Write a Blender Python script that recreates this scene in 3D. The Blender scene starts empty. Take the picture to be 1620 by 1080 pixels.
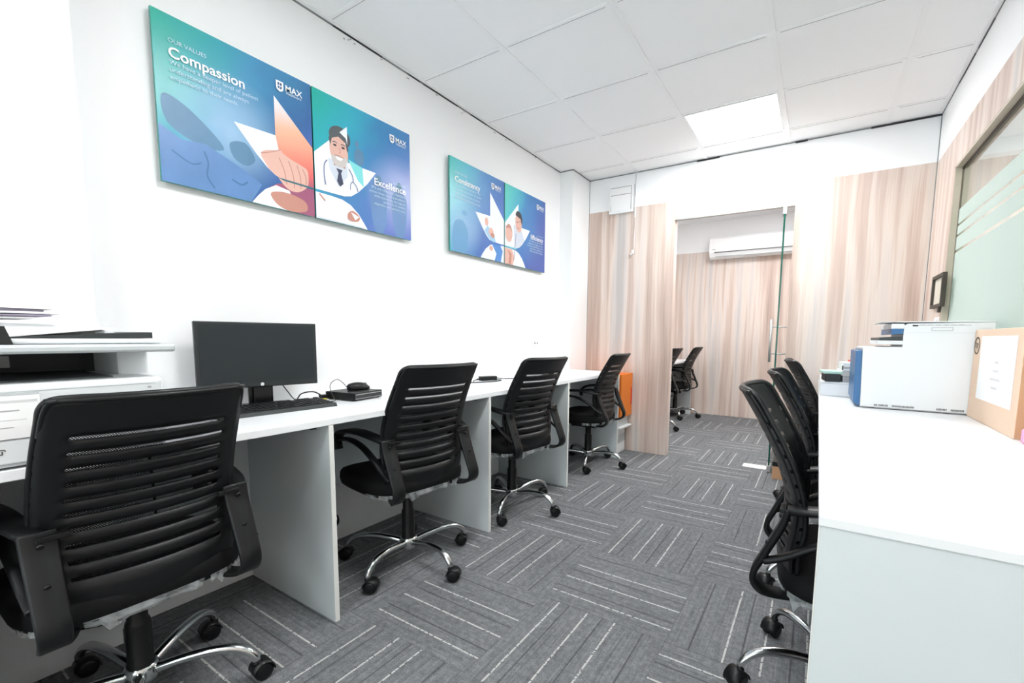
import bpy, bmesh, math, random
from mathutils import Vector, Matrix
PI = math.pi
random.seed(7)
scene = bpy.context.scene
COL = scene.collection

# ------------------------------------------------------------------ camera
F_PX, CX, CY = 706.8913, 845.3801, 602.9575
YAW, PIT, ROL = 0.5632, -0.1008, 0.0111
fwd = Vector((-math.sin(YAW)*math.cos(PIT), math.cos(YAW)*math.cos(PIT), math.sin(PIT)))
r0 = Vector((math.cos(YAW), math.sin(YAW), 0)); u0 = r0.cross(fwd)
right = math.cos(ROL)*r0 + math.sin(ROL)*u0
up = -math.sin(ROL)*r0 + math.cos(ROL)*u0
cam = bpy.data.cameras.new('camera'); camo = bpy.data.objects.new('camera', cam); COL.objects.link(camo)
cam.sensor_fit = 'HORIZONTAL'; cam.sensor_width = 36.0
cam.lens = F_PX*36.0/1620.0
cam.shift_x = -(CX-810.0)/1620.0
cam.shift_y = (CY-540.0)/1620.0
cam.clip_start = 0.02
M = Matrix((right, up, -fwd)).transposed().to_4x4(); M.translation = Vector((2.0797, 0, 1.0802))
camo.matrix_world = M
scene.camera = camo

# ------------------------------------------------------------------ world, exposure
world = bpy.data.worlds.new('world'); scene.world = world; world.use_nodes = True
bgn = world.node_tree.nodes['Background']; bgn.inputs[0].default_value = (0.9, 0.95, 1.0, 1); bgn.inputs[1].default_value = 0.6
scene.view_settings.view_transform = 'Standard'
scene.view_settings.look = 'None'
scene.view_settings.gamma = 1.0
scene.view_settings.use_curve_mapping = False
scene.view_settings.exposure = 2.22
LIGHT = 8.0           # panel emission
LIGHT_BACK = 12.0
W_, H_, B_ = 2.677, 2.566, 4.05        # room width, ceiling height, partition plane
Y0 = -2.5                              # wall behind the camera
# added fill light, set outside an invented window behind the camera
al = bpy.data.lights.new('rear_fill', 'AREA'); al.shape = 'RECTANGLE'; al.size = 2.3; al.size_y = 1.9; al.energy = 4.5; al.color = (0.95, 0.98, 1.0)
alo = bpy.data.objects.new('rear_fill', al); COL.objects.link(alo); alo.location = (1.34, Y0-0.16, 1.45); alo.rotation_euler = (PI/2, 0, 0)

# ------------------------------------------------------------------ materials
def srgb(r, g, b):
    f = lambda c: ((c/255.0)/12.92 if c/255.0 <= 0.04045 else ((c/255.0+0.055)/1.055)**2.4)
    return (f(r), f(g), f(b), 1)
MATS = {}
def mat(name, col=(200, 200, 200), rough=0.5, metal=0.0, spec=0.5, bump=0.0, bscale=200.0, var=0.0, vscale=6.0, coat=0.0):
    m = bpy.data.materials.new(name); m.use_nodes = True; nt = m.node_tree; b = nt.nodes['Principled BSDF']
    b.inputs['Base Color'].default_value = srgb(*col); b.inputs['Roughness'].default_value = rough
    b.inputs['Metallic'].default_value = metal; b.inputs['Specular IOR Level'].default_value = spec
    b.inputs['Coat Weight'].default_value = coat
    tc = nt.nodes.new('ShaderNodeTexCoord')
    if bump > 0:
        n = nt.nodes.new('ShaderNodeTexNoise'); n.inputs['Scale'].default_value = bscale; n.inputs['Detail'].default_value = 3
        bp = nt.nodes.new('ShaderNodeBump'); bp.inputs['Strength'].default_value = bump; bp.inputs['Distance'].default_value = 0.002
        nt.links.new(tc.outputs['Object'], n.inputs['Vector']); nt.links.new(n.outputs[0], bp.inputs['Height']); nt.links.new(bp.outputs[0], b.inputs['Normal'])
    if var > 0:
        n = nt.nodes.new('ShaderNodeTexNoise'); n.inputs['Scale'].default_value = vscale; n.inputs['Detail'].default_value = 4
        mx = nt.nodes.new('ShaderNodeMix'); mx.data_type = 'RGBA'
        c = srgb(*col); d = tuple(x*(1-var) for x in c[:3])+(1,)
        mx.inputs[6].default_value = c; mx.inputs[7].default_value = d
        nt.links.new(tc.outputs['Object'], n.inputs['Vector']); nt.links.new(n.outputs[0], mx.inputs[0]); nt.links.new(mx.outputs[2], b.inputs['Base Color'])
    MATS[name] = m; return m
def emis(name, col, s):
    m = bpy.data.materials.new(name); m.use_nodes = True; nt = m.node_tree; b = nt.nodes['Principled BSDF']
    b.inputs['Base Color'].default_value = srgb(*col); b.inputs['Emission Color'].default_value = srgb(*col); b.inputs['Emission Strength'].default_value = s
    MATS[name] = m; return m

mat('wall_paint', (247, 248, 249), 0.6, bump=0.08, bscale=60, var=0.02, vscale=2)
mat('ceiling_tile', (249, 250, 251), 0.9, bump=0.1, bscale=300, var=0.02, vscale=1.5)
mat('ceiling_bar', (246, 247, 248), 0.6)
mat('gap_dark', (150, 152, 154), 0.9, var=0.5, vscale=9)
mat('gap_mid', (95, 97, 99), 0.9)
mat('gap_black', (50, 50, 52), 0.9)
mat('laminate_white', (238, 240, 242), 0.32, var=0.015, vscale=3)
mat('laminate_panel', (215, 222, 224), 0.45, var=0.03, vscale=3)
mat('edge_band', (236, 236, 232), 0.4)
mat('black_plastic', (15, 17, 18), 0.40, spec=0.35, bump=0.1, bscale=900)
mat('black_gloss', (9, 10, 11), 0.25)
mat('seat_fabric', (11, 12, 13), 0.75, spec=0.25, bump=0.4, bscale=900)
mat('chrome', (205, 207, 208), 0.16, 1.0)
mat('steel', (190, 192, 192), 0.35, 0.6)
mat('dark_grey', (38, 41, 43), 0.45)
mat('screen_black', (36, 42, 45), 0.35, spec=0.4)
mat('printer_white', (228, 231, 233), 0.4)
mat('printer_grey', (196, 201, 204), 0.45)
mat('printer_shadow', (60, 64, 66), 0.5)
mat('blue_plastic', (56, 106, 156), 0.35)
mat('blue_dark', (34, 80, 125), 0.4)
mat('cardboard', (234, 206, 182), 0.85, var=0.06, vscale=4)
mat('cardboard_edge', (204, 158, 122), 0.85)
mat('paper', (243, 243, 243), 0.8)
mat('ink_grey', (172, 172, 174), 0.8)
mat('ink_light', (212, 212, 213), 0.8)
mat('ink_black', (70, 66, 60), 0.8)
mat('pink_plastic', (240, 170, 215), 0.5)
mat('orange', (236, 128, 36), 0.55)
mat('red_orange', (228, 62, 34), 0.55)
mat('yellow', (240, 215, 50), 0.5)
mat('pale_green', (190, 225, 210), 0.5)
mat('frame_dark', (62, 55, 46), 0.5)
mat('print_ivory', (226, 220, 205), 0.7, var=0.2, vscale=30)
mat('ac_white', (240, 241, 242), 0.35)
mat('ac_slot', (90, 94, 96), 0.5)
mat('wrap_film', (215, 218, 220), 0.2)
mat('violet_paper', (178, 168, 190), 0.7)
mat('poster_edge', (50, 140, 130), 0.35)
mat('poster_white', (240, 244, 250), 0.4)
mat('white_ink', (245, 248, 250), 0.45)
mat('soft_ink', (190, 218, 232), 0.45)
mat('skin', (226, 182, 168), 0.5)
mat('skin_shade', (196, 140, 126), 0.5)
mat('hair', (86, 92, 96), 0.5)
mat('hair_dark', (56, 52, 56), 0.5)
mat('beard', (205, 198, 196), 0.5)
mat('coat_shade', (212, 220, 232), 0.5)
mat('tie', (60, 66, 92), 0.5)
mat('tube_ink', (110, 120, 160), 0.5)
mat('aqua_ink', (130, 220, 222), 0.5)
mat('blue_ink', (84, 142, 214), 0.5)
mat('navy_ink', (58, 96, 140), 0.5)
mat('steel_ink', (70, 118, 165), 0.5)
mat('silhouette_ink', (96, 142, 178), 0.4, var=0.25, vscale=14)
mat('teal_line', (70, 110, 120), 0.5)
emis('panel_glow', (255, 255, 255), LIGHT)
emis('panel_glow_far', (255, 255, 255), LIGHT*0.92)
emis('meeting_fill_glow', (255, 255, 255), 13.0)
emis('panel_glow_near', (255, 255, 255), LIGHT*0.85)
emis('panel_glow_back', (255, 255, 255), LIGHT_BACK)

def glassmat(name, tint, gloss=0.06):
    m = bpy.data.materials.new(name); m.use_nodes = True; nt = m.node_tree; nt.nodes.clear()
    out = nt.nodes.new('ShaderNodeOutputMaterial'); tr = nt.nodes.new('ShaderNodeBsdfTransparent'); gl = nt.nodes.new('ShaderNodeBsdfGlossy')
    mx = nt.nodes.new('ShaderNodeMixShader'); lw = nt.nodes.new('ShaderNodeFresnel'); lw.inputs['IOR'].default_value = 1.35
    tr.inputs[0].default_value = tint; gl.inputs['Roughness'].default_value = 0.02
    ge = nt.nodes.new('ShaderNodeNewGeometry'); mt = nt.nodes.new('ShaderNodeMath'); mt.operation = 'SUBTRACT'; mt.use_clamp = True
    nt.links.new(lw.outputs[0], mt.inputs[0]); nt.links.new(ge.outputs['Backfacing'], mt.inputs[1])
    nt.links.new(mt.outputs[0], mx.inputs[0]); nt.links.new(tr.outputs[0], mx.inputs[1]); nt.links.new(gl.outputs[0], mx.inputs[2]); nt.links.new(mx.outputs[0], out.inputs[0])
    MATS[name] = m
glassmat('glass_clear', (0.93, 0.97, 0.95, 1))
mat('glass_edge', (20, 84, 70), 0.15)
def film():
    m = bpy.data.materials.new('frosted_film'); m.use_nodes = True; nt = m.node_tree; nt.nodes.clear()
    out = nt.nodes.new('ShaderNodeOutputMaterial'); d = nt.nodes.new('ShaderNodeBsdfDiffuse'); t = nt.nodes.new('ShaderNodeBsdfTranslucent')
    g = nt.nodes.new('ShaderNodeBsdfGlossy'); g.inputs['Roughness'].default_value = 0.15
    n = nt.nodes.new('ShaderNodeTexNoise'); n.inputs['Scale'].default_value = 1.2
    r = nt.nodes.new('ShaderNodeValToRGB'); r.color_ramp.elements[0].color = srgb(210, 221, 216); r.color_ramp.elements[1].color = srgb(222, 231, 227)
    tc = nt.nodes.new('ShaderNodeTexCoord'); nt.links.new(tc.outputs['Object'], n.inputs['Vector']); nt.links.new(n.outputs[0], r.inputs[0])
    nt.links.new(r.outputs[0], d.inputs[0]); nt.links.new(r.outputs[0], t.inputs[0])
    m1 = nt.nodes.new('ShaderNodeMixShader'); m1.inputs[0].default_value = 0.45
    m2 = nt.nodes.new('ShaderNodeMixShader'); m2.inputs[0].default_value = 0.07
    nt.links.new(d.outputs[0], m1.inputs[1]); nt.links.new(t.outputs[0], m1.inputs[2]); nt.links.new(m1.outputs[0], m2.inputs[1]); nt.links.new(g.outputs[0], m2.inputs[2]); nt.links.new(m2.outputs[0], out.inputs[0])
    MATS['frosted_film'] = m
film()

class NT:
    """tiny helper for building node maths"""
    def __init__(s, m): s.nt = m.node_tree; s.n = s.nt.nodes; s.l = s.nt.links
    def m(s, op, a, b=None, c=None):
        x = s.n.new('ShaderNodeMath'); x.operation = op
        for i, v in enumerate((a, b, c)):
            if v is None: continue
            if isinstance(v, (int, float)): x.inputs[i].default_value = v
            else: s.l.new(v, x.inputs[i])
        return x.outputs[0]
    def mix(s, f, a, b):
        x = s.n.new('ShaderNodeMix'); x.data_type = 'RGBA'
        for i, v in ((0, f), (6, a), (7, b)):
            if isinstance(v, (int, float, tuple)): x.inputs[i].default_value = v
            else: s.l.new(v, x.inputs[i])
        return x.outputs[2]
    def xyz(s, v):
        x = s.n.new('ShaderNodeSeparateXYZ'); s.l.new(v, x.inputs[0]); return x.outputs
    def comb(s, a, b, c):
        x = s.n.new('ShaderNodeCombineXYZ')
        for i, v in enumerate((a, b, c)):
            if isinstance(v, (int, float)): x.inputs[i].default_value = v
            else: s.l.new(v, x.inputs[i])
        return x.outputs[0]
    def noise(s, v, sc, det=2, rough=0.5):
        x = s.n.new('ShaderNodeTexNoise'); x.inputs['Scale'].default_value = sc; x.inputs['Detail'].default_value = det; x.inputs['Roughness'].default_value = rough
        s.l.new(v, x.inputs['Vector']); return x.outputs[0]
    def ramp(s, f, stops):
        x = s.n.new('ShaderNodeValToRGB'); e = x.color_ramp.elements
        while len(e) < len(stops): e.new(0.5)
        for el, (p, c) in zip(e, stops): el.position = p; el.color = c
        s.l.new(f, x.inputs[0]); return x.outputs[0]

def carpet():
    m = mat('carpet', (112, 116, 118), 0.95, spec=0.1); h = NT(m); b = h.n['Principled BSDF']
    g = h.n.new('ShaderNodeNewGeometry'); P = g.outputs['Position']; x, y, z = h.xyz(P)
    T = 0.5035
    tx = h.m('DIVIDE', h.m('SUBTRACT', x, 0.174-T*8), T); ty = h.m('DIVIDE', h.m('SUBTRACT', y, 0.512-T*12), T)
    ix = h.m('FLOOR', tx); iy = h.m('FLOOR', ty); fx = h.m('FRACT', tx); fy = h.m('FRACT', ty)
    # parity: tile (x index 2, y index 2) has its stripes along x
    par = h.m('MODULO', h.m('ADD', ix, iy), 2.0)      # 8+2 + 12+2 = even -> along x
    a = h.m('ADD', h.m('MULTIPLY', par, fx), h.m('MULTIPLY', h.m('SUBTRACT', 1.0, par), fy))   # coordinate across the stripes
    e = h.m('ADD', h.m('MULTIPLY', par, fy), h.m('MULTIPLY', h.m('SUBTRACT', 1.0, par), fx))
    wn = h.n.new('ShaderNodeTexWhiteNoise'); wn.noise_dimensions = '2D'; h.l.new(h.comb(ix, iy, 0), wn.inputs['Vector'])
    flip = h.m('GREATER_THAN', wn.outputs[0], 0.5)
    a2 = h.m('ADD', h.m('MULTIPLY', flip, h.m('SUBTRACT', 1.0, a)), h.m('MULTIPLY', h.m('SUBTRACT', 1.0, flip), a))
    def line(pos, w): return h.m('LESS_THAN', h.m('ABSOLUTE', h.m('SUBTRACT', a2, pos/0.5035)), w/0.5035/2)
    L = line(.19, .0065); L = h.m('MAXIMUM', L, line(.303, .0065)); L = h.m('MAXIMUM', L, line(.43, .0065))
    D = line(.08, .006); D = h.m('MAXIMUM', D, line(.24, .006)); D = h.m('MAXIMUM', D, line(.385, .006)); 
    S = line(.135, .004); S = h.m('MAXIMUM', S, line(.36, .004)); S = h.m('MAXIMUM', S, line(.46, .004))
    ed = h.m('LESS_THAN', h.m('MINIMUM', h.m('MINIMUM', fx, h.m('SUBTRACT', 1.0, fx)), h.m('MINIMUM', fy, h.m('SUBTRACT', 1.0, fy))), 0.004)
    brk = h.m('GREATER_THAN', h.noise(P, 90, 1), 0.40)
    n1 = h.noise(P, 260, 3, 0.7); n2 = h.noise(P, 45, 4, 0.7); n3 = h.noise(P, 3.0, 2)
    st = h.noise(h.comb(h.m('MULTIPLY', a, 60.0), h.m('MULTIPLY', e, 3.0), h.m('ADD', ix, h.m('MULTIPLY', iy, 3.3))), 1.0, 2)
    v = h.m('ADD', h.m('MULTIPLY', n1, 0.45), h.m('ADD', h.m('MULTIPLY', n2, 0.3), h.m('ADD', h.m('MULTIPLY', st, 0.18), h.m('MULTIPLY', n3, 0.07))))
    base = h.ramp(v, [(0.36, srgb(80, 82, 84)), (0.5, srgb(114, 116, 118)), (0.64, srgb(150, 152, 154))])
    c = h.mix(h.m('MULTIPLY', S, 0.25), base, srgb(76, 78, 82))
    c = h.mix(h.m('MULTIPLY', D, 0.6), c, srgb(58, 60, 63))
    c = h.mix(h.m('MULTIPLY', h.m('MULTIPLY', L, brk), 0.9), c, srgb(196, 196, 193))
    c = h.mix(h.m('MULTIPLY', ed, 0.25), c, srgb(66, 68, 71))
    h.l.new(c, b.inputs['Base Color'])
    bp = h.n.new('ShaderNodeBump'); bp.inputs['Strength'].default_value = 0.5; bp.inputs['Distance'].default_value = 0.004
    h.l.new(n1, bp.inputs['Height']); h.l.new(bp.outputs[0], b.inputs['Normal'])
carpet()

def wood():
    m = mat('wood_laminate', (222, 205, 195), 0.4, spec=0.4); h = NT(m); b = h.n['Principled BSDF']
    g = h.n.new('ShaderNodeNewGeometry'); P = g.outputs['Position']; x, y, z = h.xyz(P)
    c = h.m('ADD', x, h.m('MULTIPLY', y, 1.0))
    wob = h.noise(h.comb(h.m('MULTIPLY', c, 2.0), 3.0, h.m('MULTIPLY', z, 0.9)), 1.0, 2)
    cc = h.m('ADD', c, h.m('MULTIPLY', wob, 0.06))
    n1 = h.noise(h.comb(h.m('MULTIPLY', cc, 5.0), 0.0, h.m('MULTIPLY', z, 0.22)), 1.0, 2, 0.6)
    n2 = h.noise(h.comb(h.m('MULTIPLY', cc, 17.0), 5.0, h.m('MULTIPLY', z, 0.5)), 1.0, 3, 0.6)
    n3 = h.noise(h.comb(h.m('MULTIPLY', cc, 160.0), 9.0, h.m('MULTIPLY', z, 2.0)), 1.0, 2, 0.6)
    v = h.m('ADD', h.m('MULTIPLY', n1, 0.55), h.m('ADD', h.m('MULTIPLY', n2, 0.33), h.m('MULTIPLY', n3, 0.12)))
    col = h.ramp(v, [(0.35, srgb(158, 134, 120)), (0.41, srgb(188, 164, 149)), (0.47, srgb(208, 187, 174)), (0.52, srgb(226, 213, 202)), (0.57, srgb(212, 204, 199)), (0.64, srgb(188, 184, 181))])
    hue = h.noise(h.comb(h.m('MULTIPLY', cc, 5.0), 13.0, h.m('MULTIPLY', z, 0.2)), 1.0, 1)
    col = h.mix(h.m('MULTIPLY', h.m('GREATER_THAN', n2, 0.62), 0.35), col, srgb(216, 190, 165))
    col = h.mix(h.m('MULTIPLY', hue, 0.3), col, srgb(214, 200, 200))
    h.l.new(col, b.inputs['Base Color'])
wood()

def meshfab():
    m = bpy.data.materials.new('chair_mesh'); m.use_nodes = True; h = NT(m); nt = m.node_tree; b = h.n['Principled BSDF']
    b.inputs['Base Color'].default_value = srgb(24, 28, 29); b.inputs['Roughness'].default_value = 0.5; b.inputs['Specular IOR Level'].default_value = 0.2
    tc = h.n.new('ShaderNodeTexCoord'); x, y, z = h.xyz(tc.outputs['Object'])
    a = h.m('FRACT', h.m('MULTIPLY', h.m('ADD', x, z), 190.0)); c = h.m('FRACT', h.m('MULTIPLY', h.m('SUBTRACT', x, z), 190.0))
    hole = h.m('MULTIPLY', h.m('GREATER_THAN', a, 0.42), h.m('GREATER_THAN', c, 0.42))
    tr = h.n.new('ShaderNodeBsdfTransparent'); mx = h.n.new('ShaderNodeMixShader')
    nt.links.new(hole, mx.inputs[0]); nt.links.new(b.outputs[0], mx.inputs[1]); nt.links.new(tr.outputs[0], mx.inputs[2]); nt.links.new(mx.outputs[0], h.n['Material Output'].inputs[0])
    MATS['chair_mesh'] = m
meshfab()

def poster_bg(name, stops, dirx=1.0, diry=0.55, off=0.0, cloud=(150, 180, 215), camt=0.6, cpos=(0.3, 0.4)):
    """printed gradient: teal corner running into blue, with soft printed clouds (object coords: y = 0..0.588, z = 0..0.589)"""
    m = mat(name, (80, 150, 190), 0.3, spec=0.5); h = NT(m); b = h.n['Principled BSDF']
    tc = h.n.new('ShaderNodeTexCoord'); x, y, z = h.xyz(tc.outputs['Object'])
    u = h.m('DIVIDE', y, 0.588); v = h.m('DIVIDE', z, 0.589)
    n = h.noise(tc.outputs['Object'], 5.0, 3)
    t = h.m('ADD', h.m('ADD', h.m('MULTIPLY', u, dirx), h.m('MULTIPLY', h.m('SUBTRACT', 1.0, v), diry)), h.m('ADD', h.m('MULTIPLY', h.m('SUBTRACT', n, 0.5), 0.35), off))
    col = h.ramp(t, stops)
    d = h.m('SQRT', h.m('ADD', h.m('POWER', h.m('SUBTRACT', u, cpos[0]), 2.0), h.m('POWER', h.m('SUBTRACT', v, cpos[1]), 2.0)))
    k = h.m('MAXIMUM', h.m('SUBTRACT', 1.0, h.m('MULTIPLY', d, 2.6)), 0.0)
    k = h.m('MULTIPLY', k, h.m('MULTIPLY', h.m('ADD', n, 0.4), camt))
    col = h.mix(k, col, srgb(*cloud))
    h.l.new(col, b.inputs['Base Color'])
TEALBLUE = [(0.0, srgb(34, 176, 160)), (0.28, srgb(50, 172, 190)), (0.6, srgb(60, 140, 185)), (1.0, srgb(66, 108, 168)), ]
poster_bg('poster_print_compassion', [(0.0, srgb(30, 172, 150)), (0.22, srgb(40, 164, 172)), (0.5, srgb(70, 148, 190)), (0.85, srgb(58, 104, 160)), (1.0, srgb(74, 104, 176))], 0.8, 0.45, 0.0, (160, 195, 225), 1.0, (0.42, 0.45))
poster_bg('poster_print_excellence', [(0.0, srgb(36, 178, 160)), (0.3, srgb(52, 172, 196)), (0.6, srgb(60, 134, 188)), (0.9, srgb(74, 120, 190)), (1.0, srgb(96, 120, 196))], 0.8, 0.5, 0.0, (168, 182, 226), 1.1, (0.85, 0.38))
poster_bg('poster_print_consistency', [(0.0, srgb(70, 196, 190)), (0.25, srgb(88, 186, 208)), (0.55, srgb(84, 150, 204)), (0.85, srgb(70, 116, 190)), (1.0, srgb(74, 118, 196))], 0.9, 0.4, 0.0, (150, 190, 225), 0.9, (0.2, 0.3))
poster_bg('poster_print_efficiency', [(0.0, srgb(110, 216, 196)), (0.22, srgb(84, 196, 206)), (0.5, srgb(66, 140, 196)), (0.8, srgb(68, 118, 188)), (1.0, srgb(84, 104, 178))], 0.95, 0.45, 0.0, (90, 150, 205), 0.5, (0.6, 0.4))
def warm():
    m = mat('poster_warm', (240, 160, 140), 0.35); h = NT(m); b = h.n['Principled BSDF']
    tc = h.n.new('ShaderNodeTexCoord'); x, y, z = h.xyz(tc.outputs['Object']); v = h.m('DIVIDE', z, 0.589); u = h.m('DIVIDE', y, 0.588)
    t = h.m('ADD', v, h.m('MULTIPLY', u, -0.15))
    h.l.new(h.ramp(t, [(0.05, srgb(160, 90, 120)), (0.16, srgb(226, 110, 110)), (0.3, srgb(242, 150, 128)), (0.48, srgb(247, 190, 160)), (0.6, srgb(238, 226, 226)), (0.7, srgb(240, 240, 244))]), b.inputs['Base Color'])
warm()

# ------------------------------------------------------------------ mesh helpers
def crom(pts, n=8, closed=False):
    """Catmull-Rom through a list of tuples of any length"""
    P = [tuple(p) for p in pts]; out = []; N = len(P)
    rng = range(N) if closed else range(N-1)
    for i in rng:
        if closed: p0, p1, p2, p3 = P[i-1], P[i], P[(i+1) % N], P[(i+2) % N]
        else: p0, p1, p2, p3 = P[max(i-1, 0)], P[i], P[i+1], P[min(i+2, N-1)]
        for k in range(n):
            t = k/n; t2 = t*t; t3 = t2*t
            out.append(tuple(0.5*((2*b)+(-a+c)*t+(2*a-5*b+4*c-d)*t2+(-a+3*b-3*c+d)*t3) for a, b, c, d in zip(p0, p1, p2, p3)))
    if not closed: out.append(P[-1])
    return out

class MB:
    def __init__(s): s.bm = bmesh.new(); s.mats = []; s.smooth = True
    def mi(s, name):
        if name not in s.mats: s.mats.append(name)
        return s.mats.index(name)
    def faces(s, fs, m, sm=False):
        i = s.mi(m)
        for f in fs: f.material_index = i; f.smooth = sm
    def box(s, x0, x1, y0, y1, z0, z1, m, bev=0.0, seg=2, T=None, mats=None):
        v = [s.bm.verts.new((x, y, z)) for z in (z0, z1) for y in (y0, y1) for x in (x0, x1)]
        q = [(0, 2, 3, 1), (4, 5, 7, 6), (0, 1, 5, 4), (2, 6, 7, 3), (0, 4, 6, 2), (1, 3, 7, 5)]   # -z +z -y +y -x +x
        fs = [s.bm.faces.new([v[i] for i in a]) for a in q]
        s.faces(fs, m)
        if mats:
            for k, mm in mats.items(): fs[['-z', '+z', '-y', '+y', '-x', '+x'].index(k)].material_index = s.mi(mm)
        if bev > 0:
            es = list({e for f in fs for e in f.edges})
            r = bmesh.ops.bevel(s.bm, geom=es, offset=bev, segments=seg, affect='EDGES', profile=0.5)
            vs = set(v for v in r['verts'] if v.is_valid) | set(x for x in v if x.is_valid)
            for f in fs:
                if f.is_valid: vs |= set(f.verts)
        else: vs = set(v)
        if T is not None:
            for x in vs: x.co = T @ x.co
        return s
    def ring_loft(s, rings, m, sm=True, cap=True, closed=False):
        R = [[s.bm.verts.new(p) for p in r] for r in rings]; n = len(R[0]); fs = []
        K = len(R) if closed else len(R)-1
        for i in range(K):
            A, B = R[i], R[(i+1) % len(R)]
            for j in range(n):
                fs.append(s.bm.faces.new((A[j], A[(j+1) % n], B[(j+1) % n], B[j])))
        s.faces(fs, m, sm)
        if cap and not closed:
            c = [s.bm.faces.new(list(reversed(R[0]))), s.bm.faces.new(R[-1])]; s.faces(c, m, False)
        return s
    def tube(s, pts, r, m, n=10, closed=False, flat=1.0, cap=True):
        P = [Vector(p[:3]) for p in pts]; rad = r if isinstance(r, (list, tuple)) else [r]*len(P)
        rings = []; up_ = None
        for i, p in enumerate(P):
            if closed: t = P[(i+1) % len(P)]-P[i-1]
            else: t = P[min(i+1, len(P)-1)]-P[max(i-1, 0)]
            if t.length < 1e-9: t = Vector((0, 0, 1))
            t.normalize()
            if up_ is None:
                up_ = Vector((0, 0, 1)) if abs(t.z) < 0.9 else Vector((0, 1, 0))
            a = t.cross(up_)
            if a.length < 1e-4: a = t.cross(Vector((1, 0, 0.1)))
            a.normalize(); b = a.cross(t).normalized(); up_ = b
            rings.append([p + a*math.cos(2*PI*k/n)*rad[i] + b*math.sin(2*PI*k/n)*rad[i]*flat for k in range(n)])
        return s.ring_loft(rings, m, True, cap, closed)
    def lathe(s, prof, m, n=24, c=(0, 0), axis='z', sm=True, T=None):
        rings = []
        for r, z in prof:
            rg = []
            for k in range(n):
                a = 2*PI*k/n; p = Vector((c[0]+r*math.cos(a), c[1]+r*math.sin(a), z))
                rg.append(T @ p if T is not None else p)
            rings.append(rg)
        return s.ring_loft(rings, m, sm)
    def strap(s, path, xc, w, th, m, plane='yz', n=6, xcs=None):
        """rounded strap following (y,z) path, width w along x, thickness th in the plane"""
        P = crom(path, n); W = w if callable(w) else (lambda t: w); TH = th if callable(th) else (lambda t: th); rings = []
        for i, p in enumerate(P):
            t = i/(len(P)-1); a = P[max(i-1, 0)]; b = P[min(i+1, len(P)-1)]
            d = Vector((0, b[0]-a[0], b[1]-a[1])).normalized(); nrm = Vector((0, -d.z, d.y)); ww = W(t)/2; hh = TH(t)/2; c = min(ww, hh)*0.55
            X = xcs(t) if xcs else xc
            o = Vector((X, p[0], p[1])); sec = [(-ww+c, -hh), (ww-c, -hh), (ww, -hh+c), (ww, hh-c), (ww-c, hh), (-ww+c, hh), (-ww, hh-c), (-ww, -hh+c)]
            rings.append([o+Vector((sx, 0, 0))+nrm*sy for sx, sy in sec])
        return s.ring_loft(rings, m, True)
    def poly(s, pts, m, rev=False):
        v = [s.bm.verts.new(p) for p in pts]
        if rev: v.reverse()
        f = s.bm.faces.new(v); s.faces([f], m); return s
    def prism(s, pts, d, m):
        """extrude polygon pts by vector d"""
        d = Vector(d); a = [s.bm.verts.new(p) for p in pts]; b = [s.bm.verts.new(Vector(p)+d) for p in pts]; n = len(a)
        fs = [s.bm.faces.new(list(reversed(a))), s.bm.faces.new(b)]+[s.bm.faces.new((a[i], a[(i+1) % n], b[(i+1) % n], b[i])) for i in range(n)]
        s.faces(fs, m); return s
    def obj(s, name, parent=None, loc=None, rotz=None, autosm=False):
        bmesh.ops.recalc_face_normals(s.bm, faces=s.bm.faces) if not getattr(s, 'norecalc', False) else None
        me = bpy.data.meshes.new(name); s.bm.to_mesh(me); s.bm.free()
        for m in s.mats: me.materials.append(MATS[m])
        o = bpy.data.objects.new(name, me); COL.objects.link(o)
        if parent: o.parent = parent
        if loc: o.location = loc
        if rotz is not None: o.rotation_euler = (0, 0, rotz)
        return o

def tag(o, label=None, cat=None, group=None, kind=None):
    if label: o['label'] = label
    if cat: o['category'] = cat
    if group: o['group'] = group
    if kind: o['kind'] = kind
    return o
def thing(name, label, cat, loc=(0, 0, 0), rotz=0.0, group=None):
    o = bpy.data.objects.new(name, None); COL.objects.link(o); o.location = loc; o.rotation_euler = (0, 0, rotz); o.empty_display_size = 0.1
    return tag(o, label, cat, group)
def struct(name, mb, parent=None, loc=None, label=None):
    o = mb.obj(name, parent, loc)
    if not parent: o['kind'] = 'structure'; o['label'] = label or name.replace('_', ' '); 
    elif label: o['label'] = label
    return o
def dup(root, loc, rotz, label=None, group=None, legrot=None, lift=0.0):
    r = root.copy(); COL.objects.link(r); r.location = loc; r.rotation_euler = (0, 0, rotz)
    if label: r['label'] = label
    if group: r['group'] = group
    k = 0
    for ch in sorted(root.children, key=lambda o: o.name):
        c = ch.copy(); COL.objects.link(c); c.parent = r
        if legrot is not None and ch.name.split('.')[0] not in ('leg', 'hub', 'gas_column'): c.location.z += lift
        if legrot is not None and ch.name.split('.')[0] == 'leg':
            c.rotation_euler = (0, 0, legrot + k*2*PI/5); k += 1
        for g in ch.children:
            d = g.copy(); COL.objects.link(d); d.parent = c
    return r

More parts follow.
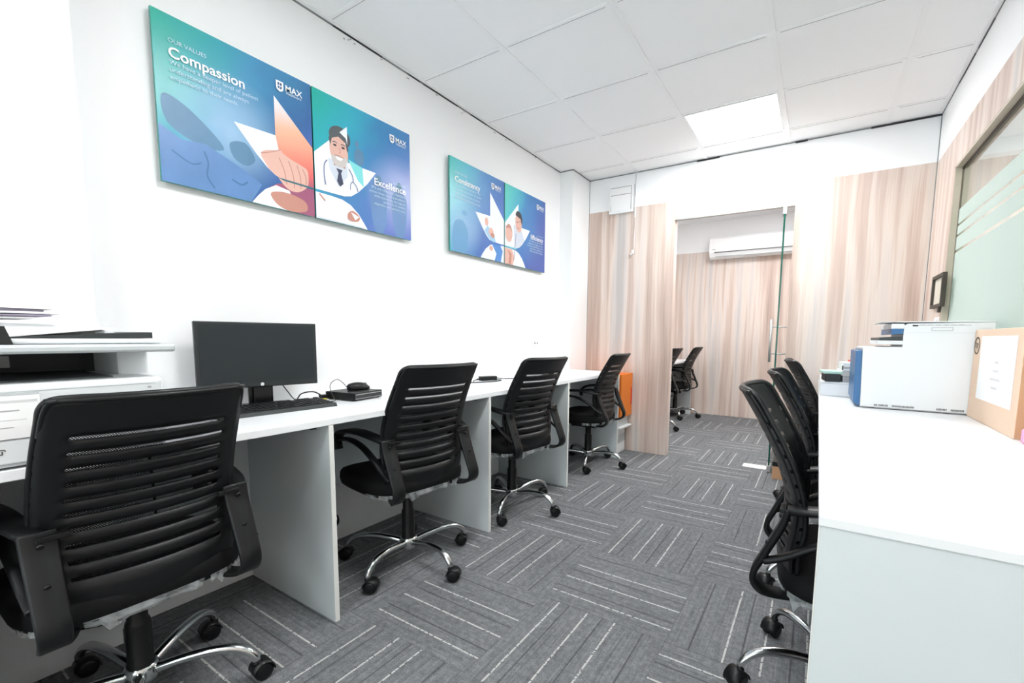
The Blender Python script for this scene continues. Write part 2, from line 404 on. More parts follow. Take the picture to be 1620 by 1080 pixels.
def text_mesh(body, width, origin, m, align='L', height=None, basis=None, bold=0.0):
    """letters as flat mesh verts; returns list of polygons in 3D. origin = baseline corner; basis = (right, up)"""
    cu = bpy.data.curves.new('t', 'FONT'); cu.body = body; cu.size = 1.0; cu.resolution_u = 3
    cu.offset = bold
    ob = bpy.data.objects.new('t', cu); COL.objects.link(ob)
    dg = bpy.context.evaluated_depsgraph_get(); me = bpy.data.meshes.new_from_object(ob.evaluated_get(dg))
    vs = [v.co.copy() for v in me.vertices]; fs = [tuple(p.vertices) for p in me.polygons]
    bpy.data.objects.remove(ob); bpy.data.curves.remove(cu); bpy.data.meshes.remove(me)
    if not vs: return [], []
    x0 = min(v.x for v in vs); x1 = max(v.x for v in vs)
    sx = width/(x1-x0); sy = sx if height is None else height/0.7
    R, U = basis; o = Vector(origin)
    sh = 0 if align == 'L' else (-width if align == 'R' else -width/2)
    return [o + R*((v.x-x0)*sx+sh) + U*(v.y*sy) for v in vs], fs
def add_text(mb, *a, **k):
    m = a[3]; V, Fs = text_mesh(*a, **k); bv = [mb.bm.verts.new(v) for v in V]; out = []
    for f in Fs:
        try: out.append(mb.bm.faces.new([bv[i] for i in f]))
        except ValueError: pass
    mb.faces(out, m)

# ================================================================== SETTING
FX0, FX1, FY0, FY1 = -0.3, 5.7, Y0-0.1, 6.9
b = MB(); b.box(FX0, FX1, FY0, FY1, -0.05, 0.0, 'carpet'); struct('floor', b)
# left wall with its pillar and far column
b = MB(); b.box(-0.12, 0.0, Y0, 6.75, 0, 2.75, 'wall_paint'); struct('wall_left', b)
b = MB(); b.box(0.0, 0.10, -0.5, 0.473, 0, H_, 'wall_paint'); struct('wall_pillar', b)
b = MB(); b.box(0.0, 0.130, 3.70, B_, 0, H_, 'wall_paint'); struct('wall_column', b)
# wall behind the camera
b = MB(); b.box(-0.12, 0.17, Y0-0.1, Y0, 0, 2.75, 'wall_paint'); b.box(2.51, W_+0.1, Y0-0.1, Y0, 0, 2.75, 'wall_paint')
b.box(0.17, 2.51, Y0-0.1, Y0, 0, 0.48, 'wall_paint'); b.box(0.17, 2.51, Y0-0.1, Y0, 2.42, 2.75, 'wall_paint'); struct('wall_rear', b)
win2 = tag(bpy.data.objects.new('added_window', None), 'unseen window added for the fill light', None, None, 'structure'); COL.objects.link(win2)  # invented opening, never in view, lets the rear fill light in
b = MB(); b.box(0.17, 2.51, Y0-0.055, Y0-0.05, 0.48, 2.42, 'glass_clear'); b.obj('pane', win2)
b = MB(); b.box(1.32, 1.36, Y0-0.08, Y0-0.02, 0.48, 2.42, 'steel'); b.box(0.17, 0.20, Y0-0.08, Y0-0.02, 0.48, 2.42, 'steel'); b.box(2.48, 2.51, Y0-0.08, Y0-0.02, 0.48, 2.42, 'steel'); b.obj('window_frame', win2)
# partition at y = B_
DL, DR, DH, WT = 0.957, 1.866, 2.110, 2.262
def clad(b, x0, x1, z0, z1): b.box(x0, x1, B_, B_+0.09, z0, z1, 'wood_laminate')
b = MB()
clad(b, 0.0, DL, 0, WT); clad(b, DR, W_, 0, WT); clad(b, DL, DR, DH, WT)
struct('wall_front', b)
b = MB(); b.box(0.0, W_, B_+0.001, B_+0.088, WT, 2.66, 'wall_paint'); struct('wall_front_band', b)
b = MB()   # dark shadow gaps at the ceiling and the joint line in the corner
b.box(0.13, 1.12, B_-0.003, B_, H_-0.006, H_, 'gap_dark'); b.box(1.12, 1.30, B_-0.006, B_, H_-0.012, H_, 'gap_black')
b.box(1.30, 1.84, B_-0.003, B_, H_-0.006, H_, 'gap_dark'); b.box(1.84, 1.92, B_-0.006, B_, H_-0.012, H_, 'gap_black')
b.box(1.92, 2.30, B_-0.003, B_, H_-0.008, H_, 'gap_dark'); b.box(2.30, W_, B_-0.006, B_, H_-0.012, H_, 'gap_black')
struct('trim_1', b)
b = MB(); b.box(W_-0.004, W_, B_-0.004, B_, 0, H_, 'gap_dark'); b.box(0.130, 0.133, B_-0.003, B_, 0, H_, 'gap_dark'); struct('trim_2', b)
b = MB()   # left ceiling edge: grey angle with broken dark gaps
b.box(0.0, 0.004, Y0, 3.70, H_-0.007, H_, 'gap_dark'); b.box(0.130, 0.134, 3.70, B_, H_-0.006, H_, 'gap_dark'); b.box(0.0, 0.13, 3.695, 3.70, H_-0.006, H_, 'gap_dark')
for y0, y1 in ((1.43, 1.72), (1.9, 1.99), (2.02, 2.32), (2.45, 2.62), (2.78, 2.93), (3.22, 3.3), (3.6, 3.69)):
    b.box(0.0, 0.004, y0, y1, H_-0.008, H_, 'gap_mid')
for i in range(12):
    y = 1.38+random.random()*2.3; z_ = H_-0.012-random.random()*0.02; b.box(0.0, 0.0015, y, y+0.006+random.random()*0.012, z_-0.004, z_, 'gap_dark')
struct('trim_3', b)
b = MB(); b.box(W_-0.004, W_, Y0, B_, H_-0.006, H_, 'gap_dark')
for y0, y1 in ((3.0, 3.25), (3.3, 3.62)): b.box(W_-0.005, W_, y0, y1, H_-0.008, H_, 'gap_mid')
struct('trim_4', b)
b = MB(); b.box(DL, DR, B_-0.002, B_+0.03, DH-0.012, DH, 'steel'); struct('trim_5', b)     # door head track
# right wall : x = W_
WY0, WY1, WZ0, WZ1 = 0.30, 3.52, 0.95, 2.068
b = MB()
def rw(y0, y1, z0, z1, m): b.box(W_, W_+0.08, y0, y1, z0, z1, m)
rw(Y0, WY0, 0, 2.255, 'wood_laminate'); rw(WY1, B_, 0, 2.255, 'wood_laminate'); rw(WY0, WY1, WZ1, 2.255, 'wood_laminate'); rw(WY0, WY1, 0, WZ0, 'wood_laminate')
rw(B_, 4.73, 0, 2.66, 'wall_paint')
struct('wall_right', b)
b = MB(); rw(Y0, B_, 2.255, 2.66, 'wall_paint'); struct('wall_right_band', b)
# window in the right wall
win = tag(bpy.data.objects.new('window_1', None), 'window 1', None, None, 'structure'); COL.objects.link(win)
b = MB()
mat('jamb', (196, 186, 168), 0.5)
b.box(W_+0.001, W_+0.03, WY0, WY1, WZ1-0.012, WZ1, 'jamb'); b.box(W_+0.001, W_+0.03, WY1-0.012, WY1, WZ0, WZ1, 'jamb')
b.box(W_+0.03, W_+0.05, WY0, WY1, WZ1-0.022, WZ1, 'frame_dark'); b.box(W_+0.04, W_+0.06, WY1-0.02, WY1, WZ0, WZ1, 'jamb')
b.obj('window_frame', win)
b = MB(); b.box(W_+0.034, W_+0.040, WY0, WY1, WZ0, WZ1, 'glass_clear'); b.obj('pane', win)
b = MB()
for z0, z1 in ((WZ0, 1.578), (1.594, 1.667), (1.681, 1.727), (1.741, 1.822)): b.box(W_+0.0325, W_+0.0335, WY0, WY1-0.02, z0, z1, 'frosted_film')
tag(b.obj('frosted_film', win), 'pale green frosted film with clear stripes')
# meeting room behind the window
b = MB(); b.box(W_, 5.6, 4.73, 4.82, 0, 2.43, 'wood_laminate'); b.box(W_, 5.6, 4.731, 4.82, 2.43, 2.75, 'wall_paint'); struct('wall_meeting_far', b)
b = MB(); b.box(5.5, 5.6, Y0, 4.73, 0, 2.66, 'wall_paint'); struct('wall_meeting_right', b)
b = MB(); b.box(W_+0.08, 5.6, Y0-0.1, Y0, 0, 2.66, 'wall_paint'); struct('wall_meeting_rear', b)
# back room
b = MB(); b.box(-0.1, W_+0.1, 6.65, 6.75, 0, 2.27, 'wood_laminate'); b.box(-0.1, W_+0.1, 6.651, 6.75, 2.27, 2.8, 'wall_paint'); struct('wall_back', b)
b = MB(); b.box(W_, W_+0.08, 4.82, 6.65, 0, 2.27, 'wood_laminate'); b.box(W_, W_+0.08, 4.82, 6.65, 2.27, 2.8, 'wall_paint'); struct('wall_back_right', b)

# ---- ceiling: tiles (plane), main bars along y, thin tees along x
TX = [0.0, 0.597, 1.197, 1.797, 2.397, W_]
TY = [-2.2+0.6*k for k in range(0, 11)]         # ... 1.4, 2.0, 2.6, 3.2, 3.8
LIGHTS = [(1.197, 3.2), (1.197, 0.8), (1.197, -1.6)]
b = MB()
ys = [Y0]+TY+[B_+0.09]
for i in range(len(TX)-1):
    for j in range(len(ys)-1):
        if any(abs(TX[i]-lx) < .01 and abs(ys[j]-ly) < .01 for lx, ly in LIGHTS): continue
        b.box(TX[i], TX[i+1], ys[j], ys[j+1], H_+0.004, H_+0.03, 'ceiling_tile')
struct('ceiling', b)
b = MB()
for x in TX[1:-1]:
    b.box(x-0.012, x+0.012, Y0, B_, H_-0.001, H_+0.006, 'ceiling_bar')
for x in (0.012, W_-0.012): b.box(x-0.012, x+0.012, Y0, B_, H_-0.001, H_+0.006, 'ceiling_bar')
for y in TY:
    for i in range(len(TX)-1):
        b.box(TX[i]+0.012, TX[i+1]-0.012, y-0.010, y+0.010, H_+0.001, H_+0.006, 'ceiling_bar')
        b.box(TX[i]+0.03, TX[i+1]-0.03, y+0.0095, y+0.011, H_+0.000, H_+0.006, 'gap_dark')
struct('ceiling_grid', b)
b = MB(); b.box(W_+0.08, 5.5, Y0, 4.73, H_, H_+0.05, 'ceiling_tile'); struct('ceiling_meeting', b)
b = MB(); b.box(0, W_, B_+0.09, 6.65, 2.68, 2.73, 'ceiling_tile')
for x in (0.6, 1.2, 1.8): b.box(x-0.012, x+0.012, B_+0.09, 6.65, 2.676, 2.68, 'ceiling_bar')
for y in (4.6, 5.2, 5.8, 6.4): b.box(0, W_, y-0.004, y+0.004, 2.677, 2.68, 'gap_dark')
struct('ceiling_back', b)

def ceiling_light(x, y, z, label, glow, sx=0.6, sy=0.6, group=None):
    t = thing('ceiling_light', label, 'ceiling light', (x+sx/2, y+sy/2, z), 0, group)
    b = MB(); a, c, w = sx/2-0.012, sy/2-0.010, 0.016
    b.box(-a, a, -c, -c+w, 0, 0.012, 'ceiling_bar'); b.box(-a, a, c-w, c, 0, 0.012, 'ceiling_bar')
    b.box(-a, -a+w, -c+w, c-w, 0, 0.012, 'ceiling_bar'); b.box(a-w, a, -c+w, c-w, 0, 0.012, 'ceiling_bar')
    b.obj('frame', t)
    b = MB(); b.box(-a+w, a-w, -c+w, c-w, 0.006, 0.010, glow); b.obj('diffuser', t)
    return t
ceiling_light(1.197, 3.2, H_-0.001, 'square lit panel light in the white tiled ceiling before the wood wall', 'panel_glow_far')
ceiling_light(1.197, 0.8, H_-0.001, 'square lit panel light overhead, nearest the camera', 'panel_glow_near')
ceiling_light(1.197, -1.6, H_-0.001, 'square lit panel light behind the camera', 'panel_glow')
ceiling_light(1.2, 4.75, 2.67, 'square lit panel light in the back room ceiling beyond the glass door', 'panel_glow_back')
ceiling_light(3.8, 1.6, H_-0.02, 'unseen square panel light added to brighten the meeting room, beside the window wall', 'meeting_fill_glow')  # added lamp, out of view, lifts the room behind the film
ceiling_light(3.8, 3.4, H_-0.02, 'unseen square panel light added to brighten the meeting room, beside its far wood wall', 'meeting_fill_glow')  # second added lamp, out of view, for the far wood wall

# ================================================================== GLASS DOOR
door = tag(bpy.data.objects.new('door_1', None), 'door 1', None, None, 'structure'); COL.objects.link(door)
pv = Vector((1.803, 4.0, 0)); ang = math.atan2(4.86-4.0, 1.742-1.803)
door.location = pv; door.rotation_euler = (0, 0, ang)     # local x runs along the leaf
b = MB(); b.box(0.0, 0.84, -0.006, 0.006, 0.012, 2.085, 'glass_clear', mats={'-x': 'glass_edge', '+x': 'glass_edge'}); b.obj('pane', door)
b = MB(); b.box(-0.0015, 0.0, -0.0062, 0.0062, 0.012, 2.05, 'glass_edge'); tag(b.obj('glass_edge', door), 'green glass edge')
b = MB(); b.box(-0.004, 0.09, -0.014, 0.014, 2.03, DH-0.010, 'steel', 0.003); b.obj('patch_fitting', door)
b = MB(); b.box(-0.004, 0.09, -0.014, 0.014, 0.004, 0.06, 'steel', 0.003); b.obj('patch_fitting', door)
b = MB()
for s_ in (0.052, -0.100):
    b.tube([(0.77, s_, 0.86), (0.77, s_, 1.26)], 0.011, 'steel', 12)
for z in (0.94, 1.19): b.tube([(0.77, -0.100, z), (0.77, 0.052, z)], 0.007, 'steel', 10)
b.obj('door_handle', door)
t = thing('floor_spring_cover', 'flat white metal cover plate on the carpet below the open glass door', 'floor plate', (1.69, 4.13, 0))
b = MB(); b.box(-0.09, 0.09, -0.055, 0.055, 0.0, 0.006, 'edge_band', 0.002); b.obj('plate', t)
for sx in (-0.075, 0.075): b = MB(); b.lathe([(0.004, 0.006), (0.004, 0.0075), (0.001, 0.008)], 'steel', 10, (sx, 0)); b.obj('screw', t)

# ================================================================== AIR CONDITIONER
t = thing('air_conditioner', 'long white split air conditioner on the back room wall above the wood', 'air conditioner', (1.30, 6.65, 2.14))
b = MB()
prof = [(0, 0.02), (-0.10, 0.0), (-0.155, 0.02), (-0.195, 0.075), (-0.205, 0.13), (-0.20, 0.25), (-0.18, 0.275), (0, 0.28)]
b.ring_loft([[Vector((x, y-0.001, z)) for y, z in prof] for x in (-0.535, 0.535)], 'ac_white', False); b.obj('body', t)
b = MB(); b.box(-0.47, 0.47, -0.2045, -0.197, 0.072, 0.082, 'ac_slot'); b.obj('air_slot', t)
b = MB(); b.box(-0.50, -0.455, -0.208, -0.203, 0.11, 0.118, 'ink_grey'); b.obj('badge', t)
b = MB(); b.box(-0.46, 0.46, -0.19, -0.165, 0.02, 0.030, 'printer_grey', 0.003); b.obj('flap', t)

# ================================================================== WALL PANEL BOX + PULL CORD
t = thing('wall_panel_box', 'white two-door electrical box above the wood wall, beside the pillar corner', 'electrical box', (0.462, B_, 2.22))
b = MB(); b.box(-0.115, 0.115, -0.03, -0.001, 0, 0.24, 'ac_white', 0.002); b.obj('housing', t)
b = MB(); b.box(-0.095, 0.095, -0.034, -0.030, 0.165, 0.225, 'paper', 0.001); b.obj('cover', t)
b = MB(); b.box(-0.095, 0.095, -0.034, -0.030, 0.02, 0.158, 'paper', 0.001); b.obj('cover', t)
b = MB(); b.box(-0.098, 0.098, -0.0315, -0.030, 0.226, 0.229, 'gap_dark'); b.box(-0.098, 0.098, -0.0315, -0.030, 0.160, 0.163, 'gap_dark'); b.box(0.096, 0.099, -0.0315, -0.03, 0.02, 0.228, 'gap_dark'); b.box(-0.099, -0.097, -0.0315, -0.03, 0.02, 0.07, 'gap_dark'); b.obj('seam', t)
t = thing('hanging_cable', 'thin white cable hanging from the ceiling down the wood wall to a white connector', 'cable', (0.594, B_-0.012, 1.84))
b = MB(); b.box(-0.006, 0.006, 0.0, 0.011, 0.33, 0.72, 'ac_white', 0.001); b.box(-0.003, 0.0, -0.001, 0.0, 0.52, 0.72, 'gap_dark'); b.obj('conduit', t)
b = MB(); b.tube(crom([(0, 0.004, 0.34), (0.002, 0.003, 0.25), (-0.001, 0.003, 0.15), (0.001, 0.0, 0.05), (-0.004, -0.004, 0.03)], 5), 0.0022, 'ac_white', 8); b.obj('cord', t)
b = MB(); b.box(-0.016, 0.006, -0.018, -0.002, 0.0, 0.035, 'ac_white', 0.004); b.box(-0.03, -0.012, -0.014, -0.004, -0.008, 0.008, 'ac_white', 0.003); b.obj('connector', t)

# ================================================================== POSTERS
PZ, PH, PW = 1.628, 0.589, 0.586
def poster(y0, bgmat, name, label, title, lines, right_text, art):
    t = thing('poster', label, 'poster', (0, y0, PZ), 0, None)
    b = MB(); b.box(0.018, 0.030, 0, PW, 0, PH, bgmat, mats={'-y': 'poster_edge', '+y': 'poster_edge', '-z': 'poster_edge', '+z': 'poster_edge', '-x': 'poster_edge'}); b.obj('board', t)
    cnt = [0]
    b = MB(); b.norecalc = True
    def P(uvs, m, smooth=0):
        cnt[0] += 1; x = 0.0302+0.00012*cnt[0]
        pts = [(x, u*PW, v*PH) for u, v in (crom(uvs, 6, True) if smooth else uvs)]
        # keep inside the board
        pts = [(x, min(max(p[1], 0.0005), PW-0.0005), min(max(p[2], 0.0005), PH-0.0005)) for p in pts]
        ar = sum(pts[i-1][1]*pts[i][2]-pts[i][1]*pts[i-1][2] for i in range(len(pts)))
        b.poly(pts, m, rev=(ar < 0))
    def E(cu, cv, ru, rv, m, n=20, rot=0):
        P([(cu+ru*math.cos(a)*math.cos(rot)-rv*math.sin(a)*math.sin(rot), cv+ru*math.cos(a)*math.sin(rot)+rv*math.sin(a)*math.cos(rot)) for a in [2*PI*k/n for k in range(n)]], m)
    def S(pts, w, m):
        q = crom(pts, 6); L = []; R = []
        for i, p in enumerate(q):
            a = q[max(i-1, 0)]; c = q[min(i+1, len(q)-1)]; d = Vector((c[0]-a[0], c[1]-a[1])).normalized()
            L.append((p[0]-d.y*w/2, p[1]+d.x*w/2)); R.append((p[0]+d.y*w/2, p[1]-d.x*w/2))
        P(L+R[::-1], m)
    art(P, E, S)
    o = b.obj('picture', t)
    b = MB(); b.norecalc = True; basis = (Vector((0, 1, 0)), Vector((0, 0, 1))); X = 0.0345
    def TXT(s, w, u, v, m, al, bold=0.0): add_text(b, s, w*PW, (X, u*PW, v*PH), m, al, basis=basis, bold=bold)
    if not right_text:
        TXT('OUR VALUES', 0.205, 0.077, 0.838, 'soft_ink', 'L')
        TXT(title, 0.435, 0.075, 0.752, 'white_ink', 'L', 0.018)
        for i, (s, w) in enumerate(lines): TXT(s, w, 0.077, 0.710-0.044*i, 'soft_ink', 'L')
    else:
        TXT('OUR VALUES', 0.15, 0.935, 0.478, 'soft_ink', 'R')
        TXT(title, right_text, 0.935, 0.415, 'white_ink', 'R', 0.018)
        for i, (s, w) in enumerate(lines): TXT(s, w, 0.925, 0.378-0.034*i, 'soft_ink', 'R')
    b.obj('lettering', t)
    # logo: shield with cross and the word
    b = MB(); b.norecalc = True; lu, lv = (0.728, 0.872) if not right_text else (0.752, 0.872)
    def Q(uvs, m, x):
        pts = [(x, (lu+u)*PW, (lv+v)*PH) for u, v in uvs]; ar = sum(pts[i-1][1]*pts[i][2]-pts[i][1]*pts[i-1][2] for i in range(len(pts)))
        b.poly(pts, m, rev=(ar < 0))
    Q([(0, 0.045), (0.055, 0.045), (0.055, 0.0), (0.05, -0.018), (0.0275, -0.03), (0.005, -0.018), (0, 0.0)], 'white_ink', X)
    Q([(0.012, 0.033), (0.025, 0.033), (0.025, 0.014), (0.012, 0.014)], 'navy_ink', X+0.0003)
    Q([(0.030, 0.033), (0.043, 0.033), (0.043, 0.014), (0.030, 0.014)], 'navy_ink', X+0.0003)
    Q([(0.012, 0.008), (0.025, 0.008), (0.025, -0.012), (0.016, -0.008), (0.012, 0.0)], 'navy_ink', X+0.0003)
    Q([(0.030, 0.008), (0.043, 0.008), (0.043, 0.0), (0.039, -0.008), (0.030, -0.012)], 'navy_ink', X+0.0003)
    add_text(b, 'MAX', 0.13*PW, (X, (lu+0.07)*PW, (lv-0.004)*PH), 'white_ink', 'L', basis=basis, bold=0.02)
    add_text(b, 'Healthcare', 0.115*PW, (X, (lu+0.075)*PW, (lv-0.026)*PH), 'white_ink', 'L', basis=basis)
    b.obj('logo', t)
    return t

STAR_R = [(0.711, 0.80), (1.0, 0.528), (1.0, 0.222), (0.78, 0.221), (0.735, 0.40), (0.711, 0.521)]
STAR_L = [(0.43, 0.51), (0.711, 0.521), (0.735, 0.40), (0.80, 0.221), (0.70, 0.235), (0.64, 0.275), (0.57, 0.345)]
STAR_B = [(0.525, 0.0), (0.57, 0.06), (0.62, 0.115), (0.71, 0.178), (0.79, 0.20), (1.0, 0.208), (1.0, 0.0)]
def art1(P, E, S):
    P([(0.03, 0.52), (0.14, 0.50), (0.28, 0.40), (0.36, 0.30), (0.22, 0.28), (0.05, 0.36)], 'silhouette_ink', 1)
    P([(0.40, 0.36), (0.50, 0.39), (0.56, 0.30), (0.50, 0.24), (0.42, 0.27)], 'silhouette_ink', 1)
    P([(0.0, 0.34), (0.12, 0.28), (0.25, 0.30), (0.45, 0.22), (0.60, 0.14), (0.52, 0.0), (0.0, 0.0)], 'blue_soft')
    S([(0.24, 0.25), (0.26, 0.18), (0.25, 0.10), (0.29, 0.03)], 0.012, 'steel_ink')
    S([(0.06, 0.20), (0.16, 0.15), (0.22, 0.17)], 0.010, 'steel_ink')
    S([(0.40, 0.12), (0.46, 0.10), (0.50, 0.13)], 0.012, 'steel_ink')
    P(STAR_R, 'poster_warm'); P(STAR_L, 'poster_white')
    P([(0.60, 0.345), (0.745, 0.43), (0.80, 0.36), (0.79, 0.222), (0.70, 0.236), (0.65, 0.27)], 'skin')
    P(STAR_B, 'poster_warm')
    P([(0.525, 0.0), (0.57, 0.06), (0.62, 0.115), (0.70, 0.165), (0.80, 0.15), (0.84, 0.05), (0.80, 0.0)], 'poster_white')
    P([(0.66, 0.10), (0.78, 0.13), (0.92, 0.10), (0.93, 0.03), (0.80, 0.0), (0.70, 0.03)], 'skin_shade', 1)
    # fist closed on the arm
    P([(0.60, 0.36), (0.72, 0.415), (0.82, 0.385), (0.90, 0.365), (0.95, 0.34), (0.955, 0.25), (0.93, 0.20), (0.86, 0.155), (0.78, 0.165), (0.70, 0.245)], 'skin', 1)
    for a, c in (((0.73, 0.37), (0.78, 0.19)), ((0.80, 0.37), (0.84, 0.18)), ((0.865, 0.355), (0.89, 0.19)), ((0.91, 0.34), (0.935, 0.23))):
        S([a, ((a[0]+c[0])/2+0.012, (a[1]+c[1])/2), c], 0.007, 'skin_shade')
    S([(0.60, 0.36), (0.66, 0.385), (0.745, 0.43)], 0.006, 'skin_shade')
    P([(0.71, 0.226), (1.0, 0.226), (1.0, 0.212), (0.76, 0.212)], 'teal_line')
mat('blue_soft', (104, 148, 204), 0.35, var=0.3, vscale=9)
ST2 = [(0.0, 0.51), (0.305, 0.81), (0.305, 0.52), (0.592, 0.52), (0.50, 0.40), (0.40, 0.30), (0.33, 0.25), (0.26, 0.232), (0.0, 0.226)]
SB2 = [(0.0, 0.205), (0.14, 0.205), (0.24, 0.20), (0.32, 0.175), (0.40, 0.115), (0.49, 0.0), (0.0, 0.0)]
def people(P, E):
    for u in (0.62, 0.86):
        P([(u-0.07, 0.40), (u+0.07, 0.40), (u+0.09, 0.25), (u+0.05, 0.02), (u-0.05, 0.02), (u-0.09, 0.25)], 'blue_soft', 1); E(u, 0.46, 0.035, 0.05, 'silhouette_ink')
def art2(P, E, S):
    people(P, E)
    E(0.42, 0.60, 0.05, 0.07, 'silhouette_ink'); E(0.40, 0.70, 0.02, 0.03, 'silhouette_ink')
    E(0.235, 0.70, 0.10, 0.085, 'hair')                         # hair outside the star
    P(ST2, 'poster_white'); P([(0.305, 0.55), (0.45, 0.52), (0.46, 0.36), (0.40, 0.40)], 'aqua_ink'); P(SB2, 'poster_white')
    P([(0.12, 0.50), (0.30, 0.50), (0.30, 0.40), (0.21, 0.30), (0.13, 0.42)], 'coat_shade')
    P([(0.17, 0.46), (0.28, 0.46), (0.28, 0.52), (0.17, 0.52)], 'skin_shade')
    E(0.222, 0.585, 0.085, 0.125, 'skin', 26, 0.12)
    P([(0.13, 0.66), (0.15, 0.71), (0.22, 0.745), (0.29, 0.71), (0.315, 0.62), (0.30, 0.60), (0.285, 0.67), (0.22, 0.70), (0.16, 0.67), (0.145, 0.61)], 'hair', 0)
    P([(0.15, 0.53), (0.19, 0.545), (0.25, 0.54), (0.295, 0.55), (0.28, 0.48), (0.22, 0.455), (0.165, 0.48)], 'beard', 1)
    P([(0.185, 0.535), (0.26, 0.535), (0.24, 0.512), (0.205, 0.512)], 'white_ink')
    S([(0.18, 0.54), (0.22, 0.548), (0.265, 0.54)], 0.008, 'skin_shade')
    for u in (0.185, 0.262): E(u, 0.622, 0.016, 0.008, 'hair_dark'); S([(u-0.02, 0.642), (u, 0.648), (u+0.02, 0.642)], 0.007, 'hair')
    S([(0.225, 0.61), (0.232, 0.575), (0.218, 0.568)], 0.006, 'skin_shade')
    P([(0.19, 0.44), (0.25, 0.44), (0.235, 0.41), (0.255, 0.33), (0.222, 0.30), (0.195, 0.34), (0.212, 0.41)], 'tie')
    S([(0.11, 0.48), (0.085, 0.44), (0.08, 0.36), (0.09, 0.28)], 0.009, 'tube_ink')
    S([(0.31, 0.47), (0.345, 0.42), (0.35, 0.37)], 0.009, 'tube_ink'); S([(0.32, 0.30), (0.325, 0.35), (0.35, 0.37), (0.385, 0.34), (0.395, 0.30)], 0.007, 'tube_ink')
    P([(0.29, 0.10), (0.34, 0.13), (0.40, 0.10), (0.40, 0.06), (0.35, 0.04), (0.29, 0.05)], 'skin_shade', 1)
    P([(0.32, 0.115), (0.40, 0.09), (0.36, 0.055)], 'poster_white')
    S([(0.03, 0.195), (0.08, 0.15)], 0.012, 'skin_shade')
    S([(0.01, 0.01), (0.25, 0.006), (0.45, 0.006)], 0.006, 'coat_shade')
def art3(P, E, S):
    P([(0.06, 0.30), (0.20, 0.36), (0.30, 0.24), (0.25, 0.02), (0.05, 0.02)], 'silhouette_soft', 1); E(0.24, 0.45, 0.045, 0.03, 'silhouette_soft')
    P(STAR_R, 'poster_white'); P(STAR_L, 'poster_white'); P(STAR_B, 'poster_white')
    P([(0.60, 0.33), (0.66, 0.40), (0.78, 0.33), (0.83, 0.222), (0.71, 0.232)], 'aqua_soft')
    E(0.64, 0.44, 0.035, 0.05, 'skin'); E(0.73, 0.335, 0.05, 0.05, 'skin'); E(0.76, 0.30, 0.04, 0.03, 'skin_shade')
    P([(0.74, 0.20), (0.92, 0.205), (0.97, 0.14), (0.93, 0.0), (0.80, 0.0), (0.84, 0.09)], 'blue_ink'); E(0.73, 0.14, 0.035, 0.03, 'skin')
    P([(0.71, 0.225), (1.0, 0.225), (1.0, 0.213), (0.76, 0.213)], 'blue_ink')
mat('silhouette_soft', (100, 160, 205), 0.4); mat('aqua_soft', (170, 210, 240), 0.4)
def art4(P, E, S):
    P(ST2, 'poster_white'); P(SB2, 'poster_white')
    P([(0.20, 0.52), (0.36, 0.52), (0.46, 0.36), (0.33, 0.25), (0.22, 0.23)], 'coat_shade')
    E(0.31, 0.56, 0.075, 0.115, 'skin', 24, 0.2); P([(0.24, 0.66), (0.28, 0.715), (0.36, 0.70), (0.40, 0.62), (0.385, 0.56), (0.36, 0.62), (0.30, 0.64)], 'hair_dark', 1)
    S([(0.27, 0.51), (0.30, 0.49), (0.335, 0.51)], 0.010, 'skin_shade'); E(0.285, 0.575, 0.012, 0.008, 'hair_dark'); E(0.345, 0.59, 0.012, 0.008, 'hair_dark')
    E(0.09, 0.39, 0.075, 0.105, 'skin', 24); P([(0.02, 0.45), (0.06, 0.50), (0.12, 0.50), (0.165, 0.42), (0.11, 0.46)], 'skin_shade', 1)
    P([(0.0, 0.20), (0.16, 0.20), (0.22, 0.10), (0.18, 0.0), (0.0, 0.0)], 'skin')
    P([(0.06, 0.19), (0.10, 0.12), (0.08, 0.0), (0.14, 0.0), (0.15, 0.14)], 'skin_shade')
    S([(0.25, 0.42), (0.235, 0.30), (0.215, 0.16), (0.20, 0.06)], 0.009, 'tube_ink')
    P([(0.0, 0.225), (0.26, 0.23), (0.26, 0.215), (0.0, 0.213)], 'aqua_ink')
poster(0.699, 'poster_print_compassion', 'a', 'large blue-green poster titled Compassion with a red-lit fist inside a star, leftmost on the wall', 'Compassion',
       [('We have a deeper level of patient', 0.52), ('understanding and are always', 0.455), ('empathetic to their needs.', 0.385)], 0, art1)
poster(1.292, 'poster_print_excellence', 'b', 'blue poster titled Excellence showing a grey-haired smiling doctor in a star', 'Excellence',
       [('We are relentless learners', 0.39), ('and are always pursuing excellence', 0.41), ('while maintaining the highest', 0.36), ('standards of medical', 0.26), ('expertise and patient care', 0.36)], 0.365, art2)
poster(2.209, 'poster_print_consistency', 'c', 'pale blue poster titled Consistency with an almost empty white star, third along the wall', 'Consistency',
       [('We are always consistent in our', 0.44), ('approach and deliver the same', 0.45), ('high quality of care at every', 0.43), ('step of the patient journey', 0.44)], 0, art3)
poster(2.805, 'poster_print_efficiency', 'd', 'blue poster titled Efficiency with a dark-haired man and a child, nearest the pillar', 'Efficiency',
       [('We value the time of our', 0.36), ('patients and always aim to', 0.38), ('be quick and efficient in the', 0.40), ('care that we deliver to', 0.34), ('them and their families', 0.34)], 0.33, art4)

